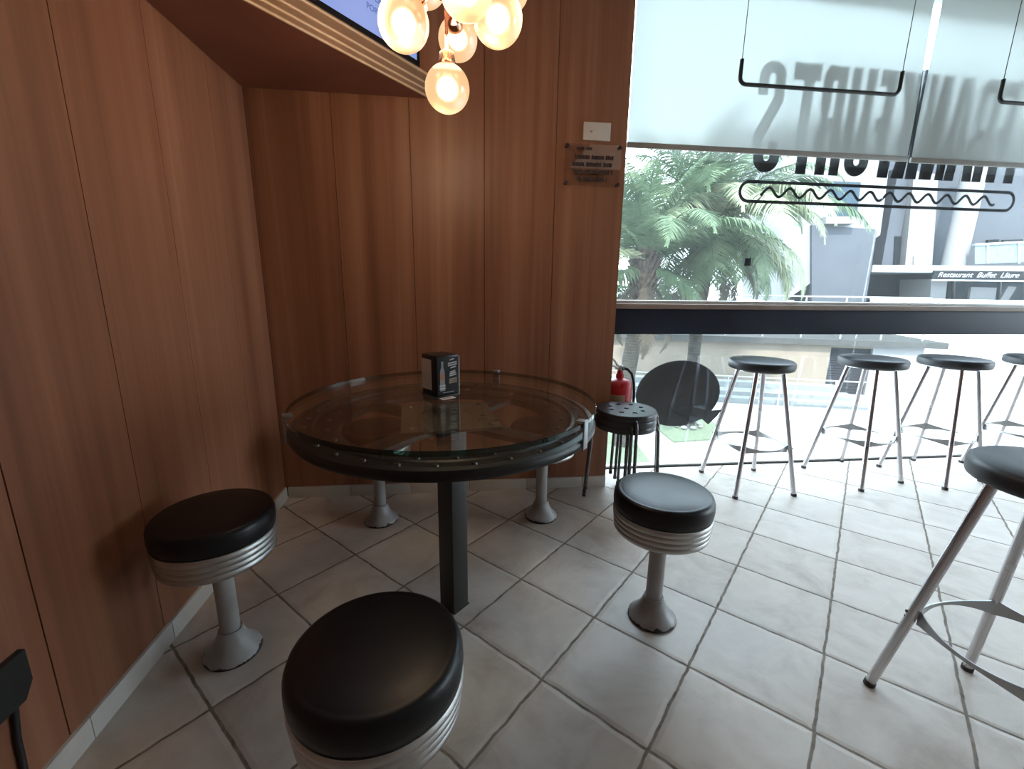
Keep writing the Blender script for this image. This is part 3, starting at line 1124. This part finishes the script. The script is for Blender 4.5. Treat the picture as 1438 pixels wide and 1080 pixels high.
def letter(polys):
    b = MB()
    for p in polys:
        b.prism(p, (0, YL, 0), (1, 0, 0), (0, 0, 1), (0, .0015, 0))
    return b


def rect(x0, x1, z0, z1):
    return [(x0, z0), (x1, z0), (x1, z1), (x0, z1)]


def band_arc(cx, cz, ro, ri, a0, a1, sz=1.0, n=12):
    return [[(cx + ro * math.cos(t0), cz + ro * sz * math.sin(t0)), (cx + ro * math.cos(t1), cz + ro * sz * math.sin(t1)), (cx + ri * math.cos(t1), cz + ri * sz * math.sin(t1)), (cx + ri * math.cos(t0), cz + ri * sz * math.sin(t0))]
            for t0, t1 in ((math.radians(a0 + (a1 - a0) * k / n), math.radians(a0 + (a1 - a0) * (k + 1) / n)) for k in range(n))]


LET = []
# S (mirrored)
x0, x1 = .969, 1.126
cx, ro = (x0 + x1) / 2, (x1 - x0) / 2
ri = .018
zm = (ZB + ZT) / 2
LET.append(letter(band_arc(cx, ZB + ro, ro, ri, 180, 360) + band_arc(cx, ZT - ro, ro, ri, 0, 180)
                  + [rect(x0, x0 + .060, ZB + ro, ZB + .20), rect(x1 - .060, x1, ZB + ro, ZB + .17), rect(x1 - .060, x1, ZT - .20, ZT - ro), rect(x0, x0 + .060, ZT - .17, ZT - ro)]
                  + [[(x0, ZB + .20), (x0 + .06, ZB + .18), (x1, ZT - .20), (x1 - .06, ZT - .18)]]))
# T
LET.append(letter([rect(1.236, 1.300, ZB, ZT - .085), rect(1.170, 1.335, ZT - .085, ZT)]))
# R (mirrored: stem at right)
def r_mir(a0, a1, s0, s1):
    rt = (s0 - a0) / 2 + .02
    return letter([rect(s0, s1, ZB, ZT), rect(a0, a1, ZB, ZB + .24), rect(a0, a1, ZT - .20, ZT - .05), rect(a0 + .03, s0, ZT - .075, ZT), rect(a0 + .02, s0, ZB + .235, ZB + .31),
                   [(a0, ZT - .05), (a1, ZT - .05), (a0 + .05, ZT), (a0 + .03, ZT)], [(a0, ZT - .20), (a1, ZT - .20), (a0 + .05, ZB + .30), (a0 + .02, ZB + .30)],
                   [(a0, ZB + .235), (a1, ZB + .235), (s0, ZB + .29), (a0 + .03, ZB + .30)]])
LET.append(r_mir(1.356, 1.418, 1.445, 1.504))
# U
x0, x1 = 1.533, 1.686
cx, ro = (x0 + x1) / 2, (x1 - x0) / 2
LET.append(letter(band_arc(cx, ZB + ro, ro, ri, 180, 360) + [rect(x0, cx - ri, ZB + ro, ZT), rect(cx + ri, x1, ZB + ro, ZT)]))
# F (mirrored: stem at right)
def f_mir(s0, s1, xl):
    return letter([rect(s0, s1, ZB, ZT), rect(xl, s0, ZT - .085, ZT), rect(xl + .015, s0, ZB + .25, ZB + .33)])
LET.append(f_mir(1.756, 1.825, 1.712))
# K (mirrored: stem at right, arms to the left)
LET.append(letter([rect(1.942, 2.013, ZB, ZT), [(1.844, ZB), (1.928, ZB), (1.950, ZB + .30), (1.915, ZB + .34)], [(1.850, ZT), (1.925, ZT), (1.950, ZB + .30), (1.915, ZB + .25)]]))
# N (mirrored)
LET.append(letter([rect(2.032, 2.086, ZB, ZT), rect(2.138, 2.194, ZB, ZT), [(2.060, ZB), (2.113, ZB), (2.165, ZT), (2.115, ZT)]]))
# A
LET.append(letter([[(2.199, ZB), (2.262, ZB), (2.296, ZT), (2.252, ZT)], [(2.322, ZB), (2.385, ZB), (2.332, ZT), (2.288, ZT)], rect(2.245, 2.338, ZB + .11, ZB + .18)]))
LET.append(r_mir(2.392, 2.452, 2.486, 2.548))
LET.append(f_mir(2.610, 2.674, 2.560))
ws = empty('window_lettering', (1.82, YL, 1.6), 0, 'black lettering over an outlined sausage with a wavy line on the window', 'lettering')
for b in LET:
    local(b, ws).build('letter', 'vinyl_letter', ws)
# pill outline and squiggle
px0, px1, pz0, pz1, st_ = .906, 2.726, 1.602, 1.724, .017
rr_ = (pz1 - pz0) / 2
zc = (pz0 + pz1) / 2
pol = band_arc(px0 + rr_, zc, rr_, rr_ - st_, 90, 270, 1, 16) + band_arc(px1 - rr_, zc, rr_, rr_ - st_, -90, 90, 1, 16) + [rect(px0 + rr_, px1 - rr_, pz0, pz0 + st_), rect(px0 + rr_, px1 - rr_, pz1 - st_, pz1)]
local(letter(pol), ws).build('sausage_outline', 'vinyl_letter', ws)
sq = []
N = 300
cr = []
for k in range(N + 1):
    u = k / N
    x = 1.042 + (2.587 - 1.042) * u
    ph = -.9 + u * (12.0 * 2 * PI + .2)
    cr.append((x, zc + .024 * math.sin(ph), ph))
qs = []
for k in range(N):
    a, c = Vector((cr[k][0], cr[k][1])), Vector((cr[k + 1][0], cr[k + 1][1]))
    def nrm(i):
        i0, i1 = max(0, i - 1), min(N, i + 1)
        d = Vector((cr[i1][0] - cr[i0][0], cr[i1][1] - cr[i0][1])).normalized()
        return Vector((-d.y, d.x)) * .0075
    n0, n1 = nrm(k), nrm(k + 1)
    qs.append([tuple(a - n0), tuple(c - n1), tuple(c + n1), tuple(a + n0)])
local(letter(qs), ws).build('mustard_line', 'vinyl_letter', ws)

# dark speech bubble on the lower pane
bc = empty('speech_bubble_sign', (.665, YL, .475), 0, 'dark oval speech bubble stuck on the lower window pane', 'sign')
b = MB()
el = [(.275 * math.cos(2 * PI * k / 72), .211 * math.sin(2 * PI * k / 72)) for k in range(72)]
b.prism(el, (.665, YL, .475), (1, 0, 0), (0, 0, 1), (0, .0015, 0))
b.prism([(.10, -.115), (.235, -.112), (.303, -.108), (.275, -.150), (.222, -.205), (.175, -.168), (.10, -.19)], (.665, YL + .0002, .475), (1, 0, 0), (0, 0, 1), (0, .0012, 0))
local(b, bc).build('bubble', 'bubble', bc)
tgp = at_y(1049, 368, YG)
sk = empty('window_sensor', (tgp.x, YG - .004, tgp.z), 0, 'small grey square sensor stuck on the upper left window pane', 'sensor')
MB().box(-.019, .019, -.004, .004, -.022, .022, 0, .002).build('case', 'facade', sk)

# ================================================================ outdoors, a storey lower
GZ = -2.5
struct('ground_plaza', MB().box(-25, 70, .75, 70, GZ - .2, GZ), 'paving', 'pale street paving below the window')
for i, (pts, lab) in enumerate((([(900, 585), (945, 565), (1012, 600), (1006, 618), (946, 622)], 'green lawn patch at the foot of the right palm'),
                                ([(850, 600), (884, 612), (916, 655), (905, 662), (850, 668)], 'narrow green strip behind the fire extinguisher'))):
    q = [at_z(u, v, GZ) for u, v in pts]
    c = sum(q, Vector()) / len(q)
    o = empty('lawn_patch', (c.x, c.y, GZ), 0, lab, 'lawn')
    MB().prism([(p.x - c.x, p.y - c.y) for p in q], (0, 0, 0), (1, 0, 0), (0, 1, 0), (0, 0, .04)).build('turf', 'grass', o)


# ---------------------------------------------------------------- palms
def frond_mesh(name, L, pitch, droop, seed, mat, width=.50):
    rd = random.Random(seed)
    b = MB()
    N = 46
    p = Vector((0, 0, 0))
    ang = pitch
    pts, tans = [], []
    for k in range(N + 1):
        pts.append(p.copy())
        t = Vector((math.cos(ang), 0, math.sin(ang)))
        tans.append(t)
        p = p + t * (L / N)
        ang -= droop / N * (.5 + 1.1 * k / N)
    b.tube(pts[::3], [.022 * (1 - .85 * k / len(pts[::3])) for k in range(len(pts[::3]))], 5)
    for k in range(4, N + 1):
        u = k / N
        for half in (0, .5):
            q = pts[k] - tans[k] * (L / N) * half
            for sgn in (-1, 1):
                ll = width * (math.sin(PI * min(1, .12 + .93 * u)) ** .7) * rd.uniform(.85, 1.15) + .05
                fwd = .55 + .35 * u
                d = (Vector((0, sgn, 0)) + tans[k] * fwd + Vector((0, 0, rd.uniform(-.10, .18)))).normalized()
                sag = Vector((0, 0, -ll * rd.uniform(.15, .55)))
                wv = tans[k] * rd.uniform(.012, .020)
                m = q + d * ll * .5 + sag * .25
                e = q + d * ll + sag
                b.add([q - wv * .6, m - wv, e, m + wv, q + wv * .6], [(0, 1, 2, 3, 4)])
    me_o = b.build(name, mat)
    me = me_o.data
    bpy.data.objects.remove(me_o, do_unlink=True)
    return me


F_UP = [frond_mesh('frond', 2.7, 1.15, 1.1, 11, 'leaf'), frond_mesh('frond', 2.5, 1.3, .9, 12, 'leaf')]
F_MID = [frond_mesh('frond', 2.9, .75, 1.75, 13, 'leaf'), frond_mesh('frond', 2.8, .55, 1.9, 14, 'leaf_pale'), frond_mesh('frond', 3.0, .9, 1.9, 15, 'leaf')]
F_LOW = [frond_mesh('frond', 2.5, .15, 1.9, 16, 'leaf_pale'), frond_mesh('frond', 2.3, -.1, 1.7, 17, 'leaf')]
F_DRY = [frond_mesh('frond', 1.9, -.5, 1.4, 18, 'leaf_dry', .26)]


def palm(name_loc, base, top, r, seed, label, n_up, n_mid, n_low, n_dry, scale=1.0, stubs=True):
    rd = random.Random(seed)
    base, top = Vector(base), Vector(top)
    o = empty('palm_tree', tuple(base), 0, label, 'palm tree', 'palms outside the window')
    pts, rs = [], []
    for k in range(13):
        u = k / 12
        c = base.lerp(top, u) + Vector((.05 * math.sin(u * 5 + seed), .04 * math.sin(u * 4), 0)) * (u * (1 - u) * 4)
        pts.append(c - base)
        rs.append(r * (1.35 - .5 * min(1, u * 4)) * (1 if k % 2 else 1.06) if u < .3 else r * (1 if k % 2 else 1.05))
    MB().tube(pts, rs, 20).build('trunk', 'bark', o)
    tl = top - base
    b = MB().lathe([(r * .9, -.9), (r * 1.25, -.6), (r * 1.6, -.25), (r * 1.5, .05), (r * .9, .3), (0, .4)], tl, 20)
    for ring_ in range(9):
        zz = -.75 + ring_ * .12
        rr0 = r * (1.15 + .45 * min(1, (zz + .75) / .5))
        for k in range(14):
            a = 2 * PI * (k + .5 * (ring_ % 2)) / 14
            d = Vector((math.cos(a), math.sin(a), 0))
            q = tl + d * rr0 * .9 + Vector((0, 0, zz))
            b.tube([q, q + d * .10 + Vector((0, 0, .13))], [.045, .020], 5)
    b.build('leaf_bases', 'fiber', o)

    def put(meshes, n, z0, jit, tw=0):
        for k in range(n):
            a = 2 * PI * (k + rd.uniform(-.35, .35)) / n + tw
            f = bpy.data.objects.new('frond', meshes[rd.randrange(len(meshes))])
            COL.objects.link(f)
            f.parent = o
            d = Vector((math.cos(a), math.sin(a), 0))
            f.location = tl + d * r * .8 + Vector((0, 0, z0 + rd.uniform(-.1, .1)))
            f.rotation_euler = (rd.uniform(-.3, .3), rd.uniform(-jit, jit), a)
            s_ = scale * rd.uniform(.85, 1.1)
            f.scale = (s_, s_, s_)
    put(F_UP, n_up, .25, .16)
    put(F_MID, n_mid, .12, .2, .3)
    put(F_LOW, n_low, -.05, .2, .7)
    put(F_DRY, n_dry, -.35, .2, .1)
    return o


pA0 = at_y(880, 520, 7.4)
pA0.z = GZ
pA1 = at_y(905, 372, 7.2)
palm('a', pA0, pA1, .165, 3, 'palm at the left edge of the window with a leaning trunk', 15, 14, 4, 4, .92)
pB0 = at_z(963, 600, GZ)
pB1 = at_y(1000, 322, pB0.y - .1)
palm('b', pB0 + Vector((0, 0, .03)), pB1, .15, 8, 'palm right of the leaning palm, its fronds arching over the street', 15, 26, 18, 9, 1.1)
# pale stones round the foot of the right palm
rnd = random.Random(5)
for k in range(9):
    a = 2 * PI * k / 9
    p = pB0 + Vector((.36 * math.cos(a) + rnd.uniform(-.05, .05), .32 * math.sin(a), .04))
    sr = rnd.uniform(.06, .085)
    st = MB().sphere((0, 0, 0), sr, 10, 6, 0, .6).build('garden_stone', 'step')
    st.location = (p.x, p.y, GZ + .038 + sr * .6)
    st.rotation_euler = (0, 0, rnd.uniform(0, 3))
    tag(st, 'one of the pale stones ringed round the foot of the right palm', 'stone', 'stones at the palm foot')

# ---------------------------------------------------------------- beige street wall with a shutter and a terrace on top
ux = Vector((-.957, .29, 0)).normalized()          # runs away to the left
un = Vector((-ux.y, ux.x, 0))
if un.dot(Vector((0, -1, 0))) < 0:
    un = -un
W0 = Vector((13.54, 11.45, GZ))


def on_wall(u, v, off=0.0):
    p = at_plane(u, v, W0 + un * off, un)
    return ((p - W0).dot(ux), p.z)


sw = empty('street_wall', tuple(W0), 0, 'long beige street wall with a grey coping and a dark roller shutter', 'wall')


def wall_box(u0, u1, z0, z1, d0, d1, name, mat, parent, org):
    q = MB().prism([(u0, z0), (u1, z0), (u1, z1), (u0, z1)], un * d0 + Vector((0, 0, W0.z)) * 0, ux, (0, 0, 1), un * (d1 - d0))
    return q.build(name, mat, parent)


a_r, _ = on_wall(1292, 520)
a_s0, zs1 = on_wall(1226, 492)
a_s1, _ = on_wall(1162, 520)
zcap = on_wall(1225, 486)[1] - GZ
wall_box(a_s1, 14, 0, zcap, -3.5, 0, 'wall_face', 'stone_wall', sw, W0)
wall_box(a_r, a_s0, 0, zcap, -3.5, 0, 'wall_face', 'facade_white', sw, W0)
wall_box(a_s0, a_s1, zcap - .1, zcap, -3.5, 0, 'wall_face', 'stone_wall', sw, W0)
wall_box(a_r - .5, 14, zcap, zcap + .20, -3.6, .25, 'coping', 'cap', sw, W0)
shb = MB()
nsl = 18
for k in range(nsl):
    z0 = (zcap - .1) * k / nsl
    z1 = (zcap - .1) * (k + .86) / nsl
    shb.prism([(a_s0, z0), (a_s1, z0), (a_s1, z1), (a_s0, z1)], un * -.15, ux, (0, 0, 1), un * .04)
shb.prism([(a_s0, 0), (a_s1, 0), (a_s1, zcap), (a_s0, zcap)], un * -.2, ux, (0, 0, 1), un * .03)
shb.build('shutter', 'shutter', sw)
# terrace railing above
rl = empty('terrace_railing', tuple(W0 + Vector((0, 0, zcap + .20))), 0, 'thin pale railing along the top of the street wall', 'railing')
zr = on_wall(1180, 417, -.2)[1] - GZ - zcap - .20
for zz in (zr, zr * .55, zr * .18):
    MB().tube([un * -.2 + ux * a_r + Vector((0, 0, zz)), un * -.2 + ux * 13.5 + Vector((0, 0, zz))], .028, 8).build('rail', 'rail_out', rl)
k = a_r
while k < 13.5:
    MB().tube([un * -.2 + ux * k, un * -.2 + ux * k + Vector((0, 0, zr))], .026, 8).build('post', 'rail_out', rl)
    k += 1.25
# white parapet further right
pw = empty('terrace_parapet', tuple(W0 + un * -3.8 + ux * a_r), 0, 'bright white parapet wall to the right of the beige street wall', 'wall')
zp = at_plane(1400, 424, W0 + un * -3.8, un).z - GZ
MB().prism([(-.3, 0), (-30, 0), (-30, zp), (-.3, zp)], (0, 0, 0), ux, (0, 0, 1), un * -.3).build('wall_face', 'parapet', pw)
MB().prism([(-.3, zp), (-30, zp), (-30, zp + .07), (-.3, zp + .07)], un * .06, ux, (0, 0, 1), un * -.42).build('coping', 'parapet', pw)
# low steps in front
stp = empty('street_steps', tuple(W0 + un * 1.4), 0, 'low grey steps in front of the beige street wall', 'steps')
for k in range(3):
    MB().prism([(1.3 + k * .25, 0), (12, 0), (12, .18 * (k + 1)), (1.3 + k * .25, .18 * (k + 1))], un * (.8 - k * .4), ux, (0, 0, 1), un * -.40).build('step', 'step', stp)
# street railing near the steps
hr = empty('street_railing', tuple(W0 + un * 2.6), 0, 'thin white handrail standing before the street steps', 'railing')
for zz in (.95, .5):
    MB().tube([ux * 1.0 + Vector((0, 0, zz)), ux * 11.5 + Vector((0, 0, zz))], .022, 8).build('rail', 'rail_out', hr)
k = 1.0
while k < 11.6:
    MB().tube([ux * k, ux * k + Vector((0, 0, .95))], .022, 8).build('post', 'rail_out', hr)
    k += 1.5

# bushes on the terrace behind the palms
def bush(c, r, h, seed, lab):
    rd = random.Random(seed)
    b = MB()
    for k in range(520):
        a, z = rd.uniform(0, 2 * PI), rd.uniform(0, 1)
        q = math.sqrt(max(0, 1 - (2 * z - 1) ** 2 * .8)) * rd.uniform(.55, 1)
        p = Vector((r * q * math.cos(a), r * q * math.sin(a), h * z))
        d = Vector((rd.uniform(-1, 1), rd.uniform(-1, 1), rd.uniform(-.4, 1))).normalized()
        s_ = d.cross(Vector((.3, .5, .8))).normalized() * rd.uniform(.05, .09)
        b.add([Vector((q.x, q.y, max(.01, q.z))) for q in (p, p + d * .10 + s_, p + d * .24, p + d * .10 - s_)], [(0, 1, 2, 3)])
    o = empty('bush', tuple(c), 0, lab, 'bush', 'bushes on the terrace')
    b.build('foliage', 'bush', o)
    MB().tube([(0, 0, -.02), (0, 0, h * .5)], .05, 8).build('stem', 'bark', o)


zt_ = GZ + zcap + .2
for (u, off, r, h, sd, lab) in ((876, -2.2, .8, 1.6, 21, 'dark green bush on the terrace behind the leaning palm'), (952, -2.2, .8, 1.3, 22, 'low green bush on the terrace between the two palms')):
    p = at_plane(u, 420, W0 + un * off, un)
    bush((p.x, p.y, zt_ + .02), r, h, sd, lab)

# ---------------------------------------------------------------- grey building across the street
fu = Vector((.966, -.26, 0)).normalized()
fn = Vector((-.26, -.966, 0)).normalized()
B0 = Vector((16.6, 16.0, GZ))


def on_f(u, v, off=0.0):
    p = at_plane(u, v, B0 + fn * off, fn)
    return ((p - B0).dot(fu), p.z - GZ)


bd = empty('building', tuple(B0), 0, 'grey and white building across the street with columns and balconies', 'building')


def fpoly(px, d0, d1, name, mat, parent=None):
    """outline taken on the plane at offset d1 in front of the facade, solid back to offset d0"""
    q = [on_f(u, v, d1) for u, v in px]
    return MB().prism(q, fn * d1, fu, (0, 0, 1), fn * (d0 - d1)).build(name, mat, parent or bd)


def fbox(u0, u1, z0, z1, d0, d1, name, mat, parent=None):
    return MB().prism([(u0, z0), (u1, z0), (u1, z1), (u0, z1)], fn * d1, fu, (0, 0, 1), fn * (d0 - d1)).build(name, mat, parent or bd)


uL = on_f(1213, 380)[0]
zS0 = on_f(1213, 383)[1]
zS1 = on_f(1213, 375)[1]
UR = 22.0
fbox(uL, UR, zS1, 12.5, -6, -1.2, 'upper_wall', 'facade')
fbox(uL - .2, UR, zS0, zS1 + .05, -6, .9, 'floor_slab', 'facade_white')
fbox(uL, UR, 0, zS0, -6, -2.0, 'ground_floor_wall', 'facade_dark')
fpoly([(1262, 235), (1238, 372), (1258, 372), (1282, 235)], -1.2, -.5, 'slanted_fin', 'facade')
fpoly([(1284, 240), (1271, 374), (1309, 374), (1318, 245)], -1.2, -.2, 'white_pier', 'facade_white')
c0 = on_f(1345, 300, .3)[0]
c1 = on_f(1376, 300, .3)[0]
MB().lathe([((c1 - c0) / 2, zS1), ((c1 - c0) / 2, 9.0), (0, 9.0)], fu * ((c0 + c1) / 2) + fn * .1, 28).build('round_column', 'facade_white', bd)
wdn = fpoly([(1257, 332), (1255, 373), (1263, 373), (1266, 332)], -1.1, -.45, 'window', 'facade_dark')
fpoly([(1284, 360), (1283, 373), (1290, 373), (1292, 360)], -.2, -.12, 'vent_box', 'print_grey')
for px in ([(1387, 337), (1387, 343), (1403, 342), (1403, 336)], [(1409, 337), (1409, 343), (1437, 342), (1437, 336)]):
    fpoly(px, -1.2, -1.1, 'window', 'facade_dark')
bg = fpoly([(1369, 344), (1369, 371), (1500, 365), (1500, 337)], .82, .86, 'balcony_glass', 'balcony_glass')
for u in (1386, 1430):
    fpoly([(u, 343 - (u - 1369) * .05), (u, 370), (u + 3, 370), (u + 3, 343 - (u - 1369) * .05)], .86, .9, 'balcony_post', 'rail_out')
fpoly([(1369, 342), (1369, 345), (1500, 338), (1500, 335)], .8, .92, 'balcony_rail', 'rail_out')
fpoly([(1308, 392), (1306, 424), (1327, 424), (1331, 392)], -1.5, .4, 'white_pillar', 'facade_white')
# storefront behind
sf = fpoly([(1331, 393), (1330, 424), (1520, 424), (1520, 391)], -1.9, -1.4, 'shop_window', 'out_glass')
for u in (1340, 1405):
    fpoly([(u, 393), (u - 1, 424), (u + 1, 424), (u + 2, 393)], -1.4, -1.3, 'window_bar', 'rail_out', sf)
# the wing at the left with a blue window and a small balcony
wg = empty('building_wing', tuple(B0 + fn * 1.0), 0, 'pale wing of the building with one blue window behind the palm', 'building')


def wpoly(px, d0, d1, name, mat):
    q = [on_f(u, v, 1.0 + d1) for u, v in px]
    return MB().prism(q, fn * d1, fu, (0, 0, 1), fn * (d0 - d1)).build(name, mat, wg)


wpoly([(1100, 130), (1100, 424), (1236, 330), (1262, 130)], -5, 0, 'upper_wall', 'facade_white')
wpoly([(1163, 254), (1163, 306), (1203, 306), (1209, 256)], -.1, .03, 'window', 'out_glass')
wpoly([(1160, 304), (1160, 314), (1201, 314), (1204, 304)], 0, .5, 'balcony_slab', 'facade_white')
wpoly([(1140, 316), (1140, 424), (1216, 424), (1232, 322)], -5, .15, 'lower_wall', 'facade')
# sign of the restaurant
sg = empty('restaurant_sign', tuple(B0 + fn * .95), 0, 'dark fascia board with white script lettering on the building', 'sign')
z0s = on_f(1375, 393, .95)[1]
z1s = on_f(1375, 380, .95)[1]
us0 = on_f(1309, 386, .95)[0]
MB().prism([(us0, z0s), (UR, z0s), (UR, z1s - .02), (us0, z1s - .02)], (0, 0, 0), fu, (0, 0, 1), fn * .06).build('board', 'fascia', sg)
MB().prism([(us0, z0s - .06), (UR, z0s - .06), (UR, z0s), (us0, z0s)], (0, 0, 0), fu, (0, 0, 1), fn * .09).build('board_trim', 'rail_out', sg)
ua = on_f(1317, 387, 1.0)[0]
ub = on_f(1431, 387, 1.0)[0]
me = text_mesh('Restaurant  Buffet  Lliure', 1.0, .35, .004, .004)
xs = [v.co.x for v in me.vertices]
k = (ub - ua) / (max(xs) - min(xs))
xm = (max(xs) + min(xs)) / 2
RB = Matrix(((fu.x, 0, fn.x), (fu.y, 0, fn.y), (0, 1, 0))).to_4x4()
me.transform(Matrix.Translation(fu * ((ua + ub) / 2) + Vector((0, 0, (z0s + z1s) / 2)) + fn * .065) @ RB @ Matrix.Diagonal((k, k, 1, 1)) @ Matrix.Translation((-xm, 0, 0)))
me.materials.clear()
me.materials.append(M['sign_white'])
lo = bpy.data.objects.new('lettering', me)
COL.objects.link(lo)
lo.parent = sg
# boards standing in front of the restaurant
for px, dd, lab in (([(1364, 403), (1361, 424), (1397, 424), (1400, 404)], .3, 'white rectangular board standing before the restaurant'),
                    ([(1416, 402), (1403, 424), (1415, 424), (1428, 403)], .3, 'pale leaning board at the right before the restaurant')):
    q = [on_f(u, v, dd) for u, v in px]
    u0, z0 = min(p[0] for p in q), min(p[1] for p in q)
    o = empty('menu_board', tuple(B0 + fn * dd + fu * u0 + Vector((0, 0, z0))), 0, lab, 'board')
    MB().prism([(p[0] - u0, p[1] - z0) for p in q], (0, 0, 0), fu, (0, 0, 1), fn * -.12).build('panel', 'facade_white', o)
    MB().prism([(0.0, 0), (.8, 0), (.8, -z0), (0.0, -z0)], fn * -.04, fu, (0, 0, 1), fn * -.05).build('support', 'facade_dark', o)
